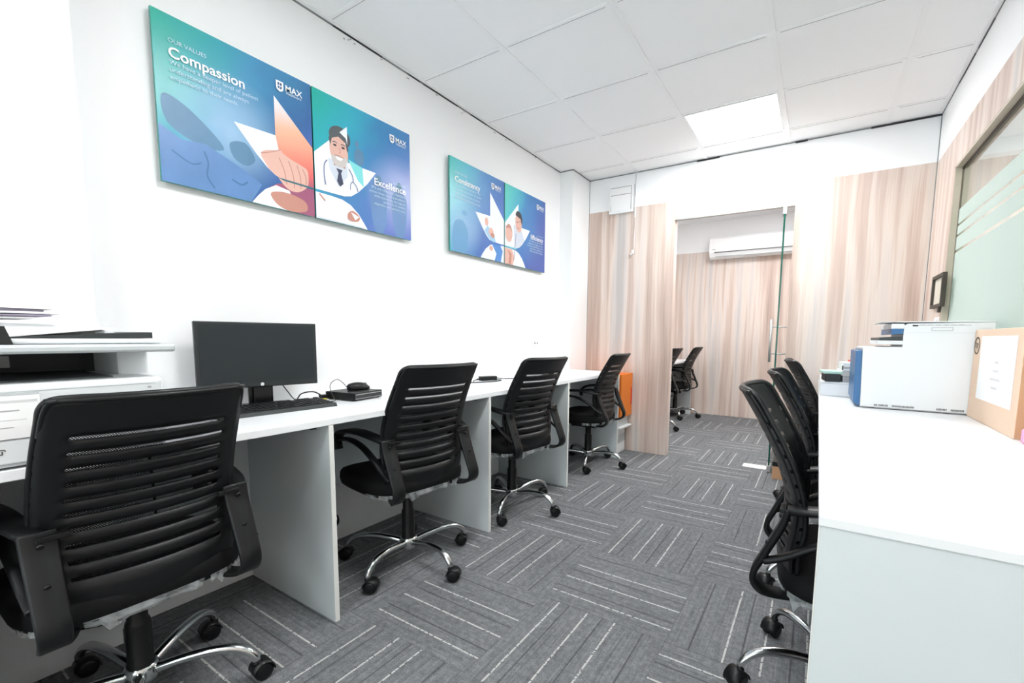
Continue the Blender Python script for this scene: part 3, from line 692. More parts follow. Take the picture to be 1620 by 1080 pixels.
# ================================================================== LEFT DESK RUN
DX, ZT, TH = 0.612, 0.777, 0.025
b = MB(); b.box(0.101, DX, -0.9, 0.4735, ZT-TH, ZT, 'laminate_white', 0.002); b.box(0.001, DX, 0.474, 3.699, ZT-TH, ZT, 'laminate_white', 0.002)
t = thing('worktop', 'long white worktop running along the poster wall', 'worktop', (0, 0, 0)); b.obj('top', t)
PANELS = [(0.127, 'white desk panel under the big printer, at the left picture edge'), (0.944, 'nearest full white desk divider panel, beside the keyboard end'), (1.874, 'white desk divider panel between the second and third black chairs'),
          (2.775, 'white desk divider panel between the third and fourth black chairs'), (3.721, 'white desk end panel next to the orange box')]
for y, lab in PANELS:
    t = thing('desk_panel', lab, 'desk panel', (0, y, 0), 0, None)
    y1 = 0.018; zt = ZT-TH-0.0005; x0 = 0.102 if y < 0.4 else (0.131 if y > 3.7 else 0.001)
    b = MB(); b.box(x0, DX-0.0032, 0, y1, 0, zt, 'laminate_panel'); b.obj('board', t)
    b = MB(); b.box(DX-0.003, DX-0.001, 0.0, y1, 0, zt, 'edge_band'); b.obj('edge_strip', t)
    if y < 3.7:
        b = MB(); b.box(0.50, 0.535, -0.022, -0.0005, zt-0.022, zt, 'black_plastic', 0.002); b.obj('corner_bracket', t)
        b = MB(); b.box(0.13, 0.17, -0.022, -0.0005, zt-0.03, zt, 'black_plastic', 0.002); b.obj('corner_bracket', t)
t = thing('back_board', 'white board fixed to the wall under the long worktop', 'desk back board', (0, 0, 0))
b = MB()
ed = [0.474]+[p[0] for p in PANELS[1:]]
for i in range(len(ed)-1):
    b.box(0.001, 0.018, ed[i]+(0.019 if i else 0.001), min(ed[i+1], 3.70)-0.001, 0.30, ZT-TH-0.001, 'laminate_panel')
b.obj('board', t)

# ---- clutter at the end of the left desk: orange carton on white drawer pedestal
t = thing('drawer_pedestal', 'small white storage unit with a drawer in the gap before the wood partition', 'storage unit', (0.38, 3.89, 0))
b = MB(); b.box(-0.22, 0.19, -0.13, 0.13, 0.0, 0.25, 'printer_white', 0.003); b.obj('body', t)
b = MB(); b.box(0.19, 0.196, -0.12, 0.12, 0.015, 0.10, 'laminate_white', 0.001); b.obj('drawer', t)
b = MB(); b.box(0.19, 0.196, -0.12, 0.12, 0.108, 0.17, 'printer_grey', 0.001); b.obj('drawer', t)
b = MB(); b.box(-0.22, 0.25, -0.135, 0.135, 0.251, 0.266, 'laminate_white', 0.002); b.obj('lid', t)
t = thing('white_carton', 'flat white carton under the orange box', 'box', (0.40, 3.89, 0.267)); b = MB(); b.box(-0.2, 0.20, -0.12, 0.12, 0, 0.085, 'printer_grey', 0.002); b.obj('body', t)
t = thing('orange_box', 'tall bright orange box standing behind the far chair, against the wood partition', 'box', (0.40, 3.895, 0.353))
b = MB(); b.box(-0.215, 0.225, -0.14, 0.14, 0, 0.395, 'orange', 0.003); b.obj('body', t)
b = MB(); b.box(0.2252, 0.2262, 0.10, 0.135, 0.10, 0.26, 'red_orange'); tag(b.obj('sticker', t), 'red-orange strip')
b = MB(); b.box(-0.2, 0.2, -0.03, 0.03, 0.3952, 0.3962, 'red_orange'); b.obj('tape', t)

# ================================================================== MONITOR
mdir = math.atan2(0.092, 0.418)
t = thing('monitor', 'black widescreen computer monitor with dark blank screen on the long left worktop', 'monitor', (0.147, 0.952, ZT), -mdir)
b = MB(); MW, M0, M1 = 0.218, 0.083, 0.346
b.box(-0.022, 0.004, -MW, MW, M0, M1, 'dark_grey', 0.003); b.box(-0.045, -0.022, -0.12, 0.12, 0.12, 0.28, 'black_plastic', 0.01); b.obj('casing', t)
b = MB(); b.box(0.004, 0.0052, -MW+0.013, MW-0.013, M0+0.022, M1-0.012, 'screen_black'); b.obj('screen', t)
b = MB(); b.box(-0.035, -0.02, -0.045, 0.045, 0.006, 0.14, 'black_gloss', 0.003); b.box(-0.085, 0.085, -0.10, 0.10, 0.0, 0.008, 'black_gloss', 0.003); b.box(-0.018, 0.0, -0.03, 0.03, 0.008, 0.083, 'black_gloss', 0.003); b.obj('stand', t)
b = MB(); b.norecalc = False
b.lathe([(0.0065, 0), (0.0065, 0.0006)], 'white_ink', 16, T=Matrix.Translation((0.0052, 0, M0+0.011)) @ Matrix.Rotation(PI/2, 4, 'Y'))
add_text(b, 'hp', 0.008, (0.0061, -0.004, M0+0.009), 'dark_grey', 'L', basis=(Vector((0, 1, 0)), Vector((0, 0, 1)))); b.obj('logo', t)
# ---- keyboard
t = thing('keyboard', 'black full-size keyboard lying in front of the monitor', 'keyboard', (0.292, 0.925, ZT), -0.05)
b = MB(); b.prism([(-0.075, -0.215, 0.004), (-0.075, -0.215, 0.024), (0.07, -0.215, 0.014), (0.075, -0.215, 0.0), (-0.06, -0.215, 0.0)], (0, 0.43, 0), 'dark_grey'); b.obj('case', t)
b = MB()
for r in range(6):
    u = -0.062+r*0.0215+(0.004 if r else 0); z = 0.0225-r*0.0018
    for k in range(21):
        y = -0.205+k*0.0197
        if k in (15, 19) and r in (0,): continue
        if r == 5 and 4 <= k <= 8:
            if k > 4: continue
            b.box(u-0.0085, u+0.0085, y, y+0.0197*5-0.003, z-0.004, z+0.005, 'black_plastic', 0.001, 1); continue
        b.box(u-0.0085, u+0.0085, y, y+0.0167, z-0.004, z+0.005, 'black_plastic', 0.0012, 1)
tag(b.obj('keys', t), None, None, None, 'stuff')
# ---- small desktop computer, mouse on it
t = thing('mini_computer', 'small black mini desktop computer box beyond the keyboard', 'computer', (0.232, 1.325, ZT), 0.16)
b = MB(); b.box(-0.088, 0.088, -0.088, 0.088, 0.004, 0.038, 'black_plastic', 0.002); b.obj('case', t)
b = MB()
b.box(0.088, 0.0895, -0.084, 0.084, 0.007, 0.035, 'dark_grey'); b.box(0.0895, 0.0902, -0.082, 0.082, 0.0285, 0.031, 'steel'); b.box(0.0895, 0.0902, -0.082, 0.082, 0.010, 0.0115, 'steel')
b.box(0.0895, 0.0905, 0.02, 0.034, 0.012, 0.017, 'black_gloss'); b.box(0.0895, 0.0905, 0.042, 0.056, 0.012, 0.017, 'black_gloss'); b.obj('front_panel', t)
for sx in (-0.07, 0.07):
    for sy in (-0.07, 0.07): b = MB(); b.box(sx-0.008, sx+0.008, sy-0.008, sy+0.008, 0, 0.004, 'black_gloss'); b.obj('foot', t)
def mouse_mesh(b):
    rings = []; n = 20
    for i, (s_, zz) in enumerate([(0.92, 0.0), (1.0, 0.004), (1.0, 0.012), (0.9, 0.022), (0.7, 0.030), (0.4, 0.0345), (0.12, 0.036)]):
        rings.append([Vector((0.031*s_*math.cos(2*PI*k/n), 0.056*s_*math.sin(2*PI*k/n)*(1.0 if math.sin(2*PI*k/n) > 0 else 0.95)-(0.006 if zz > 0.02 else 0), zz)) for k in range(n)])
    b.ring_loft(rings, 'black_plastic')
t = thing('computer_mouse', 'black computer mouse resting on top of the mini computer', 'mouse', (0.225, 1.352, ZT+0.0385), -0.25)
b = MB(); mouse_mesh(b); b.obj('shell', t)
b = MB(); b.lathe([(0.002, -0.004), (0.007, -0.003), (0.007, 0.003), (0.002, 0.004)], 'dark_grey', 12, T=Matrix.Translation((0, 0.034, 0.025)) @ Matrix.Rotation(PI/2, 4, 'Y')); b.obj('scroll_wheel', t)
b = MB(); b.tube(crom([(0, -0.052, 0.012), (0.0, -0.07, 0.035), (0.005, -0.10, 0.055), (0.02, -0.135, 0.035), (0.06, -0.145, 0.0), (0.088, -0.140, -0.03), (0.05, -0.16, -0.036), (0.0, -0.15, -0.036)], 6), 0.0016, 'dark_grey', 8); b.obj('cord', t)
t = thing('power_cable', 'black cables running from the monitor to the mini computer', 'cable', (0, 0, ZT))
b = MB(); b.tube(crom([(0.10, 0.99, 0.012), (0.16, 1.07, 0.006), (0.14, 1.12, 0.035), (0.15, 1.17, 0.040), (0.16, 1.205, 0.020), (0.165, 1.225, 0.015)], 8), 0.003, 'black_plastic', 8)
b.tube(crom([(0.115, 1.04, 0.10), (0.12, 1.07, 0.05), (0.14, 1.10, 0.006), (0.19, 1.15, 0.004), (0.175, 1.20, 0.010), (0.165, 1.23, 0.020)], 8), 0.0022, 'black_plastic', 8)
b.obj('cord', t)
b = MB(); b.box(0.15, 0.175, 1.195, 1.225, 0.008, 0.024, 'black_plastic', 0.002); b.obj('plug', t)
b = MB(); b.box(0.165, 0.185, 1.19, 1.215, 0.002, 0.008, 'yellow', 0.002); tag(b.obj('plug', t), 'yellow connector')
# ---- laptop power adapter
t = thing('power_adapter', 'black laptop power brick with cables on the worktop between the second and third chairs', 'power adapter', (0.20, 2.385, ZT), -0.35)
b = MB(); b.box(-0.025, 0.025, -0.06, 0.06, 0.0005, 0.030, 'black_plastic', 0.004); b.obj('brick', t)
b = MB(); b.tube(crom([(0.0, -0.06, 0.015), (0.0, -0.09, 0.010), (0.03, -0.13, 0.004)], 6), [0.005]*6+[0.003]*7, 'black_plastic', 8)
b.tube(crom([(0.0, 0.06, 0.015), (0.02, 0.10, 0.010), (-0.02, 0.16, 0.004), (0.0, 0.24, 0.003), (-0.04, 0.30, 0.003)], 6), 0.003, 'black_plastic', 8)
b.tube(crom([(0.02, 0.055, 0.006), (0.06, 0.07, 0.004), (0.10, 0.0, 0.004), (0.11, -0.10, 0.004), (0.07, -0.22, 0.003)], 6), 0.003, 'black_plastic', 8); b.obj('cord', t)
t = thing('charger_cable', 'thin black charger cable on the worktop behind the third chair', 'cable', (0.30, 2.93, ZT))
b = MB(); b.tube(crom([(0.0, -0.15, 0.003), (0.05, -0.02, 0.003), (0.10, 0.03, 0.003), (0.04, 0.07, 0.003), (-0.02, 0.03, 0.004), (0.0, 0.12, 0.004)], 8), 0.0028, 'black_plastic', 8); b.obj('cord', t)
b = MB(); b.box(-0.015, 0.01, 0.12, 0.17, 0.0005, 0.012, 'black_plastic', 0.003); b.obj('plug', t)
t = thing('wall_socket', 'small white box low on the wall near the far end of the worktop', 'socket', (0.001, 3.30, 1.02))
b = MB(); b.box(0, 0.008, -0.045, 0.045, -0.03, 0.03, 'ac_white', 0.002); b.obj('plate', t)
for sy in (-0.02, 0.018): b = MB(); b.box(0.008, 0.010, sy-0.008, sy+0.008, -0.006, 0.006, 'gap_dark'); b.obj('socket_hole', t)
# ---- cable coil hanging under desk beside second chair
t = thing('coiled_cable', 'black coiled cable hanging under the worktop behind the nearest divider panel', 'cable', (0.28, 1.13, 0))
b = MB(); pts = [(0.0, -0.03, ZT-TH-0.002), (0.01, -0.02, 0.60), (0.0, 0.0, 0.42), (0.01, 0.01, 0.29)]
for k in range(22):
    a = k*0.9; pts.append((0.015+0.006*math.sin(k*1.7), 0.01+0.035*math.sin(a), 0.245+0.035*math.cos(a)+0.003*math.sin(k)))
b.tube(crom(pts, 5), 0.0035, 'black_plastic', 8); b.obj('cord', t)
# drooping cable under first chair's desk
t = thing('drooping_cable', 'short black cable hanging below the worktop behind the nearest chair', 'cable', (0.16, 0.56, 0))
b = MB(); b.tube(crom([(0, 0.0, ZT-TH-0.002), (0.0, 0.01, 0.5), (0.01, 0.0, 0.30), (0.0, -0.02, 0.19), (0.0, -0.09, 0.12), (0.0, -0.20, 0.14)], 8), 0.004, 'black_plastic', 8); b.obj('cord', t)

# ================================================================== BIG PRINTER (left)
t = thing('multifunction_printer', 'large white multifunction printer with scanner lid at the left end of the worktop', 'printer', (0.36, 0.155, ZT))
# local: front +x at 0.25 ; y from -0.33 to 0.32
b = MB()
b.box(-0.24, 0.25, -0.33, 0.32, 0.004, 0.186, 'printer_white', 0.012, 3)
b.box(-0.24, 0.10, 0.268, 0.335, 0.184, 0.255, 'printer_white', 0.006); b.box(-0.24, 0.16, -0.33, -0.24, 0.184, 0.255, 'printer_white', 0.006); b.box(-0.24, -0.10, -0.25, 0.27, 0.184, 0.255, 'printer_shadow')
b.obj('body', t)
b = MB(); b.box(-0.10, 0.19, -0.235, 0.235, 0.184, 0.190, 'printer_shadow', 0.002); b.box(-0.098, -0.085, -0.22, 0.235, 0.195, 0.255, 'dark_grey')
b.box(-0.085, -0.080, 0.02, 0.10, 0.205, 0.235, 'printer_grey'); b.box(-0.085, -0.080, -0.10, -0.01, 0.205, 0.235, 'printer_grey'); b.obj('output_tray', t)
b = MB(); b.box(-0.25, 0.27, -0.345, 0.345, 0.252, 0.272, 'printer_grey', 0.006, 2); b.obj('scanner_bed', t)
b = MB(); b.box(-0.25, 0.245, -0.345, 0.325, 0.273, 0.285, 'printer_white', 0.005, 2)
b.ring_loft([[Vector((x, y, z)) for x, z in ((-0.24, 0.284), (0.14, 0.284), (0.10, 0.284+h), (-0.20, 0.284+h))] for y, h in ((-0.33, 0.045), (0.20, 0.034), (0.31, 0.006))], 'printer_white', False); b.obj('scanner_lid', t)
b = MB(); b.ring_loft([[Vector((x, y, z)) for x, z in ((-0.05, 0.286), (0.20, 0.286), (0.20, 0.286+h), (-0.05, 0.286+h))] for y, h in ((0.05, 0.001), (0.30, 0.016), (0.318, 0.016))], 'dark_grey', False)
b.box(-0.10, 0.17, 0.10, 0.29, 0.306, 0.309, 'paper', T=Matrix.Translation((0, 0, -0.028)) @ Matrix.Rotation(0.12, 4, 'X')); b.obj('feeder_tray', t)
b = MB(); b.prism([(0.245, -0.06, 0.265), (0.245, 0.062, 0.265), (0.235, 0.050, 0.315), (0.205, 0.030, 0.325), (0.205, -0.06, 0.325), (0.235, -0.06, 0.315)][:2]+[(0.225, 0.052, 0.312), (0.225, -0.06, 0.312)], (0.02, 0, 0.0), 'black_gloss'); tag(b.obj('touch_panel', t), 'black touch panel')
b = MB(); b.box(0.2500, 0.2512, -0.33, 0.31, 0.066, 0.0675, 'gap_dark'); b.box(0.2500, 0.2512, -0.33, 0.31, 0.012, 0.0135, 'gap_dark')
b.box(0.2500, 0.2508, 0.285, 0.292, 0.158, 0.163, 'ink_grey'); b.box(0.2500, 0.2508, -0.30, 0.30, 0.170, 0.171, 'printer_grey'); b.obj('paper_drawer', t)
b = MB(); b.box(0.2508, 0.2516, -0.20, 0.092, 0.068, 0.162, 'paper')
b.box(0.2516, 0.2519, -0.20, 0.088, 0.147, 0.152, 'ink_light'); b.box(0.2516, 0.2519, -0.03, 0.06, 0.128, 0.131, 'ink_grey'); b.box(0.2516, 0.2519, -0.18, 0.03, 0.118, 0.120, 'ink_light'); b.box(0.2516, 0.2519, -0.18, 0.07, 0.108, 0.110, 'ink_light'); b.box(0.2516, 0.2519, -0.18, 0.05, 0.092, 0.094, 'ink_grey'); b.box(0.2516, 0.2519, -0.18, 0.02, 0.080, 0.082, 'ink_grey')
b.box(0.2508, 0.2513, -0.20, 0.092, 0.163, 0.168, 'printer_grey'); b.obj('notice_sheet', t)
b = MB(); add_text(b, 'LJ', 0.012, (0.2515, 0.03, 0.035), 'ink_black', 'L', basis=(Vector((0, 0, 1)), Vector((0, -1, 0)))); b.obj('lettering', t)
for k in range(5):
    lab = ['white sheet of paper lowest in the pile on the big left printer', 'violet-edged sheet second from the bottom of the pile on the big left printer', 'white sheet in the middle of the pile on the big left printer', 'violet-edged sheet near the top of the pile on the big left printer', 'white sheet on top of the pile on the big left printer'][k]
    mm = 'violet_paper' if k % 2 else 'paper'
    b = MB(); n = 8; z0 = 0.330+k*0.0165
    rings = []
    for i in range(n+1):
        y = -0.16+0.297*i/n; z = 0.0006*math.sin(i*0.9+k)
        rings.append([Vector((-0.105, y, z)), Vector((0.105, y, z)), Vector((0.105, y, z+0.0045)), Vector((-0.105, y, z+0.0045))])
    b.ring_loft(rings, mm, False)
    o = b.obj('paper_sheet', None, (0.36+0.012*(k % 3), 0.14+0.012*((k*2) % 5), ZT+0.331+k*0.0062), 0.02*((k*3) % 5)-0.03); tag(o, lab, 'paper', 'papers stacked on the big printer')

# ================================================================== RIGHT DESK
RX, RY, RYE = 2.100, 0.893, 4.0
t = thing('worktop', 'white worktop along the right wall, nearest the camera on the right', 'worktop', (0, 0, 0))
b = MB(); b.box(RX, W_-0.001, RY, 2.815, ZT-0.017, ZT, 'laminate_white', 0.0015); b.box(RX, W_-0.001, 2.817, RYE, ZT-0.017, ZT, 'laminate_white', 0.0015); b.obj('top', t)
for y, lab in ((RY+0.006, 'big white desk end panel facing the camera at the right'), (1.90, 'white divider panel under the right worktop, before the second right chair'), (2.83, 'white divider panel under the right worktop, before the far right chair'), (RYE-0.03, 'far white end panel of the right desk')):
    t = thing('desk_panel', lab, 'desk panel', (0, y, 0)); b = MB(); x0 = RX+0.003 if y < 1 else RX+0.06
    b.box(x0, W_-0.001, 0, 0.018, 0, ZT-0.018, 'laminate_panel'); b.obj('board', t)
    b = MB(); b.box(x0-0.002, x0-0.0002, 0, 0.018, 0, ZT-0.018, 'edge_band'); b.obj('edge_strip', t)

# riser box + magazines pile
t = thing('white_riser_box', 'low wide white box standing on the right worktop behind the blue-fronted printer', 'box', (2.36, 3.13, ZT+0.0005))
b = MB(); b.box(-0.258, 0.258, -0.26, 0.26, 0, 0.078, 'laminate_white', 0.003); b.obj('body', t)
b = MB(); b.box(-0.25, 0.25, -0.2606, -0.26, 0.066, 0.0675, 'ink_grey'); b.obj('seam', t)
ZB = ZT+0.079
def flat(name, label, cat, x, y, z, sx, sy, h, m, rot, extra=None, group=None):
    t = thing(name, label, cat, (x, y, z), rot, group); b = MB(); b.box(-sx/2, sx/2, -sy/2, sy/2, 0, h, m, min(0.002, h/4)); b.obj('body', t)
    if extra: b = MB(); extra(b); b.obj(extra.__name__, t)
    return t
def pages(b): b.box(-0.098, 0.098, -0.1412, -0.1402, 0.006, 0.016, 'paper'); b.box(-0.09, -0.082, -0.1416, -0.1412, 0.004, 0.018, 'ink_black')
flat('stapler_case', 'dark grey box lying lowest in the pile on the white riser box', 'box', 2.150, 2.94, ZB, 0.07, 0.16, 0.040, 'dark_grey', 0.1)
flat('file_folder', 'grey ring folder lying on the white riser box under the white magazines', 'folder', 2.27, 3.0, ZB, 0.15, 0.26, 0.030, 'ink_grey', 0.05)
flat('notepad', 'pale green notepad on top of the dark grey box', 'notepad', 2.146, 2.94, ZB+0.041, 0.085, 0.15, 0.014, 'pale_green', 0.12)
def cover_print(b): b.box(-0.07, 0.06, -0.0905, -0.0900, 0.010, 0.020, 'ink_grey'); b.box(-0.075, -0.068, -0.0905, -0.0900, 0.004, 0.026, 'ink_black')
flat('magazine', 'white magazine in the middle of the pile on the riser box', 'magazine', 2.268, 3.02, ZB+0.031, 0.165, 0.24, 0.028, 'paper', 0.02)
flat('box_file', 'thick white file with printed spine, topmost of the pile on the riser box', 'file', 2.262, 2.97, ZB+0.060, 0.14, 0.18, 0.042, 'printer_white', 0.08, cover_print)
t = thing('tape_roll', 'yellow tape roll in front of the pile beside the blue printer', 'tape', (2.262, 2.868, ZB)); b = MB()
b.ring_loft([[Vector((0.022*math.cos(a)*r, w, 0.022+0.022*math.sin(a)*r)) for a in [2*PI*k/20 for k in range(20)]] for r, w in ((0.55, -0.009), (1, -0.009), (1, 0.009), (0.55, 0.009))], 'yellow', True, False, True); b.obj('tape', t)
for i, (x, m) in enumerate(((2.245, 'red_orange'), (2.275, 'orange'), (2.300, 'yellow'))):
    b = MB(); b.tube([(-0.0, -0.05, 0.006), (0, 0.05, 0.006)], 0.005, m, 8); o = b.obj('marker_pen', None, (x, 2.98, ZB+0.1025), 0.3-0.2*i)
    tag(o, ['red marker pen on top of the white file', 'orange marker pen between the red and yellow ones on the file', 'yellow marker pen on top of the white file'][i], 'pen', 'marker pens on the file')

# ================================================================== BLUE-FRONTED PRINTER (right)
t = thing('laser_printer', 'white laser printer with blue front on the right worktop', 'printer', (2.462, 2.668, ZT))
# local: front -x at -0.21; near side y = -0.195
b = MB()
side = [(-0.205, 0.004), (-0.212, 0.262), (-0.205, 0.272), (-0.075, 0.274), (-0.075, 0.366), (-0.062, 0.374), (0.205, 0.378), (0.205, 0.004)]
b.ring_loft([[Vector((x, y, z)) for x, z in side] for y in (-0.195, 0.195)], 'printer_white', False)
b.box(-0.160, -0.074, -0.19, 0.19, 0.284, 0.301, 'printer_white', 0.002); b.box(-0.118, -0.074, -0.19, 0.19, 0.352, 0.374, 'printer_white', 0.002); b.obj('body', t)
b = MB(); b.prism([(-0.232, -0.185, 0.022), (-0.206, -0.185, 0.005), (-0.213, -0.185, 0.256), (-0.236, -0.185, 0.252)], (0, 0.37, 0), 'blue_plastic'); tag(b.obj('front_door', t), 'blue front door')
b = MB(); b.box(-0.215, -0.206, -0.19, 0.19, 0.257, 0.268, 'printer_grey', 0.002); b.obj('front_trim', t)
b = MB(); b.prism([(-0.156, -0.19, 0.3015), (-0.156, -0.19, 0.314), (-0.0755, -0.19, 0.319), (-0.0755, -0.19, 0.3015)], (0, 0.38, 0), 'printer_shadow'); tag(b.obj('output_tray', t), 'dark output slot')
b = MB(); b.prism([(-0.116, -0.19, 0.327), (-0.116, -0.19, 0.3515), (-0.0755, -0.19, 0.3515), (-0.0755, -0.19, 0.331)], (0, 0.38, 0), 'blue_plastic'); b.box(-0.1175, -0.1162, -0.18, -0.10, 0.334, 0.350, 'blue_dark'); tag(b.obj('control_panel', t), 'blue control panel')
b = MB(); b.box(-0.10, 0.208, -0.197, 0.197, 0.3785, 0.3835, 'printer_white', 0.002); b.box(-0.155, -0.10, -0.197, 0.10, 0.379, 0.382, 'printer_white', 0.001); b.obj('lid', t)
b = MB()
b.box(-0.045, 0.135, -0.1962, -0.1952, 0.3655, 0.3675, 'ink_grey'); b.box(-0.048, -0.030, -0.1962, -0.1952, 0.362, 0.368, 'ink_black')
for k in range(6): b.box(-0.022+k*0.024, -0.006+k*0.024, -0.1963, -0.1953, 0.3665, 0.3685, 'ink_grey')
b.box(0.015, 0.080, -0.1962, -0.1952, 0.3565, 0.3585, 'ink_grey'); b.box(0.015, 0.080, -0.1962, -0.1952, 0.343, 0.345, 'ink_grey'); b.box(0.014, 0.0155, -0.1962, -0.1952, 0.344, 0.358, 'ink_grey'); b.box(0.080, 0.0815, -0.1962, -0.1952, 0.344, 0.358, 'ink_grey')
b.box(-0.07, 0.204, -0.1958, -0.1952, 0.335, 0.336, 'printer_grey'); b.obj('panel_seam', t)
b = MB()
def vents(x0, n, st=0.0042):
    for k in range(n): b.box(x0+k*st, x0+k*st+0.0022, -0.1962, -0.1952, 0.012, 0.020, 'gap_black')
vents(-0.155, 3); vents(-0.138, 8); vents(-0.092, 18); vents(0.055, 8); vents(0.10, 10)
b.box(-0.20, 0.204, -0.1960, -0.1952, 0.005, 0.008, 'ink_grey'); b.obj('air_vent', t)

# ---- cardboard box with notice
t = thing('cardboard_box', 'flat brown cardboard box with a white printed notice, leaning by the window', 'box', (2.640, 2.205, ZT))
b = MB(); b.box(-0.030, 0.033, -0.255, 0.262, 0.0005, 0.347, 'cardboard', 0.002, mats={'-y': 'cardboard_edge'}); b.obj('body', t)
b = MB(); b.box(-0.0312, -0.0304, -0.205, 0.165, 0.085, 0.322, 'paper')
for z, w in ((0.225, 0.03), (0.195, 0.05), (0.165, 0.10), (0.135, 0.06)): b.box(-0.0318, -0.0313, -0.03-w/2, -0.03+w/2, z, z+0.008, 'ink_light')
b.obj('notice_sheet', t)
b = MB()
R = 0.034; b.ring_loft([[Vector((x, 0.218+r*math.cos(a), 0.285+r*math.sin(a))) for r, x in ((R-0.005, -0.0312), (R, -0.0312), (R, -0.0304), (R-0.005, -0.0304))] for a in [2*PI*k/32 for k in range(32)]], 'ink_black', False, False, True)
add_text(b, 'hp', 0.036, (-0.0313, 0.236, 0.277), 'ink_black', 'L', basis=(Vector((0, -1, 0)), Vector((0, 0, 1)))); b.obj('logo', t)
t = thing('pink_case', 'pink and white plastic case at the foot of the cardboard box, right picture edge', 'case', (2.645, 1.87, ZT))
b = MB(); b.box(-0.035, 0.028, -0.08, 0.028, 0.0005, 0.045, 'pink_plastic', 0.008, 3); b.obj('shell', t)
b = MB(); b.box(-0.0365, -0.028, -0.07, -0.005, 0.008, 0.038, 'paper', 0.003); b.obj('label', t)

# ---- small framed picture by the window + paper below
t = thing('picture_frame', 'small dark-framed picture hanging on the jamb between wood wall and frosted window', 'picture frame', (W_-0.001, 3.57, 1.275))
b = MB()
for y0, y1, z0, z1 in ((-0.14, -0.12, 0, 0.195), (0.12, 0.14, 0, 0.195), (-0.12, 0.12, 0, 0.02), (-0.12, 0.12, 0.175, 0.195)): b.box(-0.022, 0, y0, y1, z0, z1, 'frame_dark', 0.002)
b.obj('frame', t)
b = MB(); b.box(-0.008, -0.002, -0.12, 0.12, 0.02, 0.175, 'print_ivory'); b.obj('print', t)
b = MB(); b.box(-0.012, -0.002, -0.05, -0.02, -0.03, 0.0, 'frame_dark', 0.002); b.obj('clip', t)
t = thing('wall_notice', 'white notice sheet fixed below the small dark picture frame', 'notice', (W_-0.001, 3.60, 1.06))
b = MB(); b.box(-0.0015, 0, -0.07, 0.07, 0, 0.16, 'paper'); b.obj('sheet', t)
b = MB(); b.box(-0.0022, -0.0015, -0.03, -0.015, 0.135, 0.145, 'ink_grey'); b.box(-0.0022, -0.0015, -0.025, -0.015, 0.09, 0.10, 'ink_grey'); b.obj('lettering', t)

# ---- brown carton on floor by the door jamb
t = thing('small_carton', 'small brown carton on the carpet behind the right row of chairs', 'box', (1.925, 3.93, 0))
b = MB(); b.box(-0.085, 0.085, -0.085, 0.085, 0, 0.10, 'cardboard_edge', 0.002); b.obj('body', t)
b = MB(); b.box(-0.087, 0.087, -0.087, 0.087, 0.101, 0.135, 'black_plastic', 0.002); tag(b.obj('lid', t), 'black lid')

# ---- back room desk
t = thing('worktop', 'white worktop seen through the glass doorway in the back room', 'worktop', (0, 0, 0))
b = MB(); b.box(0.001, 0.60, 4.3, 6.52, ZT-TH, ZT, 'laminate_white', 0.002); b.obj('top', t)
for y, lab in ((6.50, 'white end panel of the back room desk'), (5.42, 'white middle panel of the back room desk')):
    t = thing('desk_panel', lab, 'desk panel', (0, y, 0)); b = MB(); b.box(0.001, 0.596, 0, 0.018, 0, ZT-TH-0.001, 'laminate_panel'); b.obj('board', t)
    b = MB(); b.box(0.5962, 0.598, 0, 0.018, 0, ZT-TH-0.001, 'edge_band'); b.obj('edge_strip', t)

# ================================================================== OFFICE CHAIR
def interp(tab, x):
    P = crom(tab, 8)
    for i in range(len(P)-1):
        if P[i][0] <= x <= P[i+1][0]:
            t = (x-P[i][0])/max(P[i+1][0]-P[i][0], 1e-9); return P[i][1]+(P[i+1][1]-P[i][1])*t
    return P[0][1] if x < P[0][0] else P[-1][1]
BACK = [(0.40, -0.130), (0.45, -0.146), (0.52, -0.147), (0.58, -0.138), (0.65, -0.138), (0.75, -0.169), (0.85, -0.218), (0.955, -0.280)]   # z -> y at the side edges
HALF = [(0.40, 0.180), (0.48, 0.196), (0.56, 0.203), (0.65, 0.205), (0.80, 0.200), (0.90, 0.193), (0.955, 0.188)]
SLOTS = [0.862-0.0385*k for k in range(10)]
def backpt(s, z, off=0.0):
    y = interp(BACK, z) - 0.046*(1-s*s)
    return Vector((s*interp(HALF, z), y+off, z))
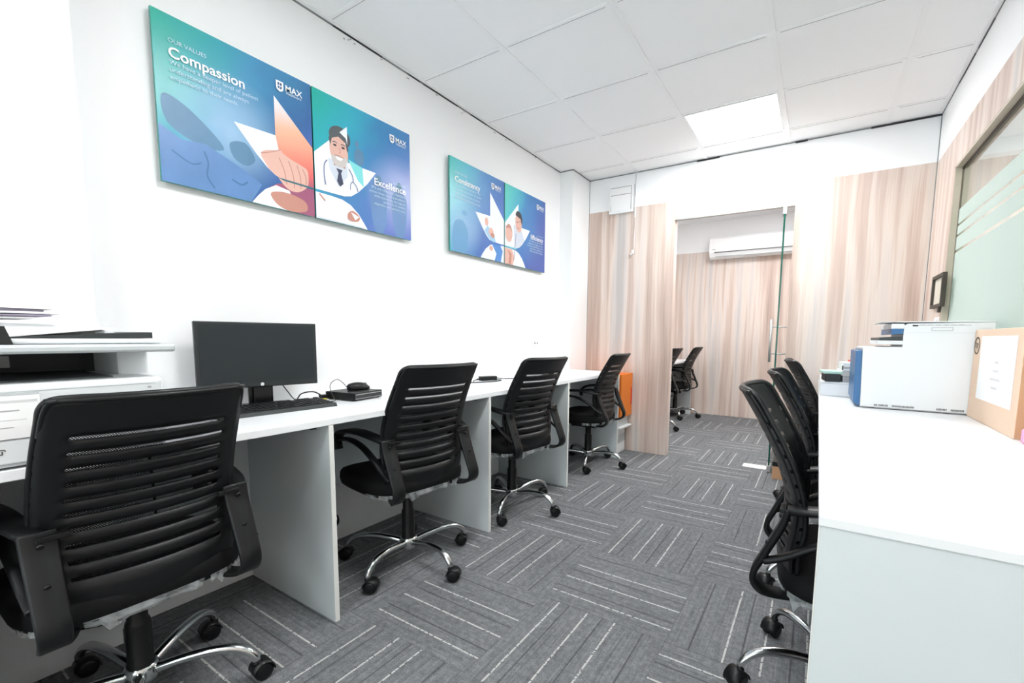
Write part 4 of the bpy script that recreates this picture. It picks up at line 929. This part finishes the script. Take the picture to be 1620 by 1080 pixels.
def make_chair(loc, rotz, legrot, label):
    t = thing('office_chair', label, 'office chair', loc, rotz, 'black mesh office chairs')
    # --- seat cushion
    b = MB(); n = 48; rings = []
    def se(a, w, d, e=3.6):
        c, s_ = math.cos(a), math.sin(a); return (w*abs(c)**(2/e)*(1 if c >= 0 else -1), d*abs(s_)**(2/e)*(1 if s_ >= 0 else -1))
    for sc, z in ((0.80, 0.388), (0.93, 0.390), (0.985, 0.402), (1.0, 0.425), (0.99, 0.450), (0.95, 0.466), (0.86, 0.473), (0.6, 0.471), (0.25, 0.468)):
        rg = []
        for k in range(n):
            x, y = se(2*PI*k/n, 0.245*sc, 0.235*sc); dz = -0.018*max(0, (y-0.12)/0.115)**2 if z > 0.42 else 0
            dz += -0.010*(1-min(1, (x/0.245)**2))*(1 if z > 0.46 else 0)
            rg.append(Vector((x, y+0.045, z+dz)))
        rings.append(rg)
    b.ring_loft(rings, 'seat_fabric'); b.obj('seat', t)
    b = MB(); b.box(-0.13, 0.13, -0.10, 0.17, 0.368, 0.390, 'black_plastic', 0.006); b.box(-0.055, 0.055, -0.09, 0.10, 0.335, 0.369, 'black_plastic', 0.008)
    b.tube(crom([(0.05, 0.0, 0.35), (0.12, 0.01, 0.352), (0.20, 0.02, 0.345), (0.25, 0.02, 0.335)], 5), 0.006, 'black_plastic', 8); b.box(0.235, 0.275, 0.01, 0.03, 0.326, 0.342, 'black_plastic', 0.003)
    b.tube([(0, 0.07, 0.352), (0, 0.15, 0.345)], 0.022, 'black_plastic', 14); b.obj('seat_mechanism', t)
    # --- backrest shell with slots
    b = MB(); cols = 26; zs = [0.405, 0.425, 0.45, 0.475]
    for zc in reversed(SLOTS): zs += [zc-0.0054, zc+0.0054]; zs += [zc+0.0192]
    zs = [z for z in zs if z < 0.90]+[0.90, 0.92, 0.94, 0.952]; zs = sorted(set(round(z, 5) for z in zs))
    def sx(i): return -1+2*i/cols
    G = [[b.bm.verts.new(backpt(sx(i), z - (0.012*(sx(i)**4) if z > 0.945 else 0))) for i in range(cols+1)] for z in zs]
    fs = []
    for j in range(len(zs)-1):
        zm = (zs[j]+zs[j+1])/2; slot = any(abs(zm-zc) < 0.005 for zc in SLOTS)
        for i in range(cols):
            if slot and abs((sx(i)+sx(i+1))/2) < 0.80: continue
            fs.append(b.bm.faces.new((G[j][i], G[j][i+1], G[j+1][i+1], G[j+1][i])))
    b.faces(fs, 'black_plastic', True)
    o = b.obj('backrest', t); md = o.modifiers.new('thick', 'SOLIDIFY'); md.thickness = 0.006; md.offset = 0
    # side flanges between slots, and rim
    r = MB()
    for s_ in (-1, 1):
        for k in range(len(SLOTS)-1):
            z1, z0 = SLOTS[k]-0.0052, SLOTS[k+1]+0.0052; rg = []
            for z in (z0, (z0+z1)/2, z1):
                a = backpt(s_, z, 0.0); c = backpt(s_, z, 0.016); rg.append([a+Vector((-s_*0.003, 0, 0)), a, c, c+Vector((-s_*0.003, 0, 0))])
            r.ring_loft(rg, 'black_plastic', False)
    out = [backpt(-1, z, 0.014) for z in (0.46, 0.52, 0.60, 0.70, 0.80, 0.90, 0.935)]+[backpt(-0.94, 0.951, 0.009)]+[backpt(s_, 0.955, 0.008) for s_ in (-0.8, -0.5, -0.2, 0.2, 0.5, 0.8)]+[backpt(0.94, 0.951, 0.009)]+[backpt(1, z, 0.014) for z in (0.935, 0.90, 0.80, 0.70, 0.60, 0.52, 0.46)]
    r.tube(crom([tuple(v) for v in out], 4), 0.0075, 'black_plastic', 8)
    # top lip joining shell and mesh
    r.tube([tuple(backpt(-1+2*k/24, 0.950, 0.0)) for k in range(25)], 0.006, 'black_plastic', 8)
    for s_ in (-1, 1): r.tube(crom([tuple(backpt(s_*0.985, 0.87, 0.004)), tuple(backpt(s_*0.985, 0.92, 0.002)), tuple(backpt(s_*0.96, 0.946, 0.0)), tuple(backpt(s_*0.9, 0.951, 0.0))], 5), 0.006, 'black_plastic', 8)
    r.obj('back_rim', o)
    # mesh panel
    q = MB(); zz = [0.45+0.5*k/16 for k in range(17)]; cc = 20
    G = [[q.bm.verts.new(backpt(-0.99+1.98*i/cc, z, 0.014)) for i in range(cc+1)] for z in zz]
    q.faces([q.bm.faces.new((G[j][i], G[j][i+1], G[j+1][i+1], G[j+1][i])) for j in range(16) for i in range(cc)], 'chair_mesh', True)
    q.obj('mesh_fabric', o)
    # --- armrests
    for s_ in (-1, 1):
        b = MB()
        spine = [(-0.163, 0.648), (-0.175, 0.60), (-0.196, 0.55), (-0.222, 0.49), (-0.240, 0.445), (-0.234, 0.412), (-0.20, 0.391), (-0.14, 0.385), (-0.07, 0.383)]
        b.strap(spine, s_*0.214, lambda q: 0.064-0.014*q, lambda q: 0.018-0.006*abs(q-0.2), 'black_plastic', xcs=lambda q: s_*(0.200-0.20*max(0, q-0.7)))
        pad = [(-0.166, 0.640), (-0.12, 0.652), (-0.02, 0.664), (0.08, 0.660), (0.15, 0.640), (0.185, 0.600), (0.178, 0.560)]
        b.strap(pad, s_*0.226, lambda q: 0.044+0.010*math.sin(PI*min(1, q*1.2)), 0.017, 'black_plastic', xcs=lambda q: s_*(0.205+0.037*math.sin(PI*min(q*1.6,1)*0.5)))
        strut = [(0.182, 0.600), (0.15, 0.612), (0.07, 0.618), (-0.02, 0.600), (-0.10, 0.560), (-0.165, 0.515), (-0.215, 0.49)]
        b.strap(strut, s_*0.226, 0.030, 0.015, 'black_plastic', xcs=lambda q: s_*(0.242-0.022*q))
        a_ = b.obj('armrest', t)
        for z, y in ((0.620, -0.182), (0.535, -0.211)):
            b = MB(); b.lathe([(0.0065, 0), (0.0065, 0.003), (0.003, 0.0045)], 'black_gloss', 12, T=Matrix.Translation((s_*0.200, y, z)) @ Matrix.Rotation(PI/2+0.25, 4, 'X'))
            b.obj('bolt', a_)
        b = MB()   # plate bolting the arm to the shell
        b.box(min(s_*0.150, s_*0.205), max(s_*0.150, s_*0.205), -0.185, -0.168, 0.628, 0.640, 'black_plastic', 0.002)
        b.obj('arm_plate', a_)
    # --- torn plastic wrap under the seat rim
    b = MB(); b.norecalc = True; rnd = random.Random(5); a0 = PI*1.06; L = []
    for k in range(46):
        a = a0+(PI*0.88)*k/45; x, y = se(a, 0.243, 0.233); y += 0.045
        h = 0.004+0.009*rnd.random()+(0.030*rnd.random() if k in (9, 10, 19, 20, 21, 30, 36, 37) else 0); f = 0.97+0.03*rnd.random()
        L.append((Vector((x, y, 0.408)), Vector((x*f, (y-0.045)*f+0.045, 0.394-h*0.4)), Vector((x*(f-0.03)+0.006*rnd.random(), (y-0.045)*(f-0.02)+0.045, 0.392-h))))
    V = [[b.bm.verts.new(p) for p in r_] for r_ in L]
    b.faces([b.bm.faces.new((V[i][j], V[i+1][j], V[i+1][j+1], V[i][j+1])) for i in range(45) for j in range(2) if not (i in (5, 14, 15, 26, 33))], 'wrap_clear', False)
    tag(b.obj('plastic_wrap', t), 'torn clear plastic wrap')
    # --- gas column
    b = MB(); b.lathe([(0.020, 0.34), (0.024, 0.33), (0.024, 0.262), (0.028, 0.255), (0.030, 0.245), (0.030, 0.135), (0.033, 0.130), (0.033, 0.10)], 'black_plastic', 24); b.obj('gas_column', t)
    b = MB(); b.lathe([(0.030, 0.068), (0.040, 0.072), (0.042, 0.085), (0.042, 0.112), (0.037, 0.122), (0.034, 0.124)], 'chrome', 24); b.obj('hub', t)
    lab0 = None; cast = None
    for k in range(5):
        if k == 0:
            b = MB(); P = crom([(0.036, 0, 0.100), (0.09, 0, 0.112), (0.16, 0, 0.122), (0.225, 0, 0.120), (0.265, 0, 0.104), (0.288, 0, 0.080), (0.292, 0, 0.066)], 5)
            rr = [0.0165-0.004*(i/(len(P)-1)) for i in range(len(P))]
            b.tube(P, rr, 'chrome', 12, flat=0.9); leg = b.obj('leg', t); leg.rotation_euler = (0, 0, legrot)
            b = MB(); b.tube([(0, 0, 0.068), (0, 0, 0.045)], 0.006, 'steel', 8)
            for sy in (-1, 1):
                b.lathe([(0.006, -0.0095), (0.021, -0.0095), (0.0265, -0.006), (0.0275, 0.0), (0.0265, 0.006), (0.021, 0.0095), (0.006, 0.0095)], 'black_plastic', 22, T=Matrix.Translation((0.014, sy*0.0145, 0.0278)) @ Matrix.Rotation(PI/2, 4, 'X'))
            arc = [math.radians(d) for d in range(-5, 176, 15)]
            b.ring_loft([[Vector((0.014+0.031*math.cos(a), y, 0.0278+0.031*math.sin(a))) for y in (-0.026, 0.026)]+[Vector((0.014+0.028*math.cos(a), y, 0.0278+0.028*math.sin(a))) for y in (0.026, -0.026)] for a in arc], 'black_plastic', True)
            b.lathe([(0.010, 0.052), (0.012, 0.056), (0.009, 0.064)], 'black_plastic', 14)
            cast = b.obj('caster', leg); cast.location = (0.292, 0, 0); cast.rotation_euler = (0, 0, 0.6)
        else:
            l2 = leg.copy(); COL.objects.link(l2); l2.rotation_euler = (0, 0, legrot+k*2*PI/5)
            c2 = cast.copy(); COL.objects.link(c2); c2.parent = l2; c2.rotation_euler = (0, 0, 0.6+k*1.9)
    return t
def wrapmat():
    m = bpy.data.materials.new('wrap_clear'); m.use_nodes = True; h = NT(m); b_ = h.n['Principled BSDF']
    b_.inputs['Base Color'].default_value = srgb(215, 220, 222); b_.inputs['Roughness'].default_value = 0.15; b_.inputs['Specular IOR Level'].default_value = 0.8
    tr = h.n.new('ShaderNodeBsdfTransparent'); mx = h.n.new('ShaderNodeMixShader'); tc = h.n.new('ShaderNodeTexCoord')
    nz = h.noise(tc.outputs['Object'], 22, 3); f = h.m('MULTIPLY', nz, 0.8)
    h.l.new(f, mx.inputs[0]); h.l.new(tr.outputs[0], mx.inputs[1]); h.l.new(b_.outputs[0], mx.inputs[2]); h.l.new(mx.outputs[0], h.n['Material Output'].inputs[0])
    MATS['wrap_clear'] = m
wrapmat()
D = math.radians
# hub position, facing, leg angle (world, degrees)
CH = [((0.480, 1.420, 0), 82, -5, 0.0, 'black mesh office chair beyond the monitor, second in the left row'),
      ((0.474, 0.417, 0), 90, 50, -0.015, 'black mesh office chair nearest the camera at the left, before the big printer'),
      ((0.500, 2.250, 0), 82, 3, 0.0, 'black mesh office chair third in the left row, behind the middle divider panel'),
      ((0.480, 3.400, 0), 92, 3, -0.01, 'black mesh office chair fourth in the left row, beside the orange box'),
      ((2.205, 1.565, 0), -90, 204, -0.022, 'black mesh office chair nearest on the right, tucked under the right worktop'),
      ((2.225, 2.240, 0), -90, 204, -0.015, 'black mesh office chair second in the right row, behind the nearest right one'),
      ((2.225, 3.380, 0), -84, 180, -0.01, 'black mesh office chair farthest in the right row, near the glass door'),
      ((0.450, 5.200, 0), 88, -5, 0.0, 'black office chair in the back room mostly hidden by the wood partition'),
      ((0.470, 6.170, 0), 90, 8, 0.0, 'black office chair seen through the doorway at the back room desk')]
first = None
for i, (loc, rz, lr, lift, lab) in enumerate(CH):
    if i == 0: first = make_chair(loc, D(rz), D(lr-rz), lab)
    else: dup(first, loc, D(rz), lab, None, D(lr-rz), lift)
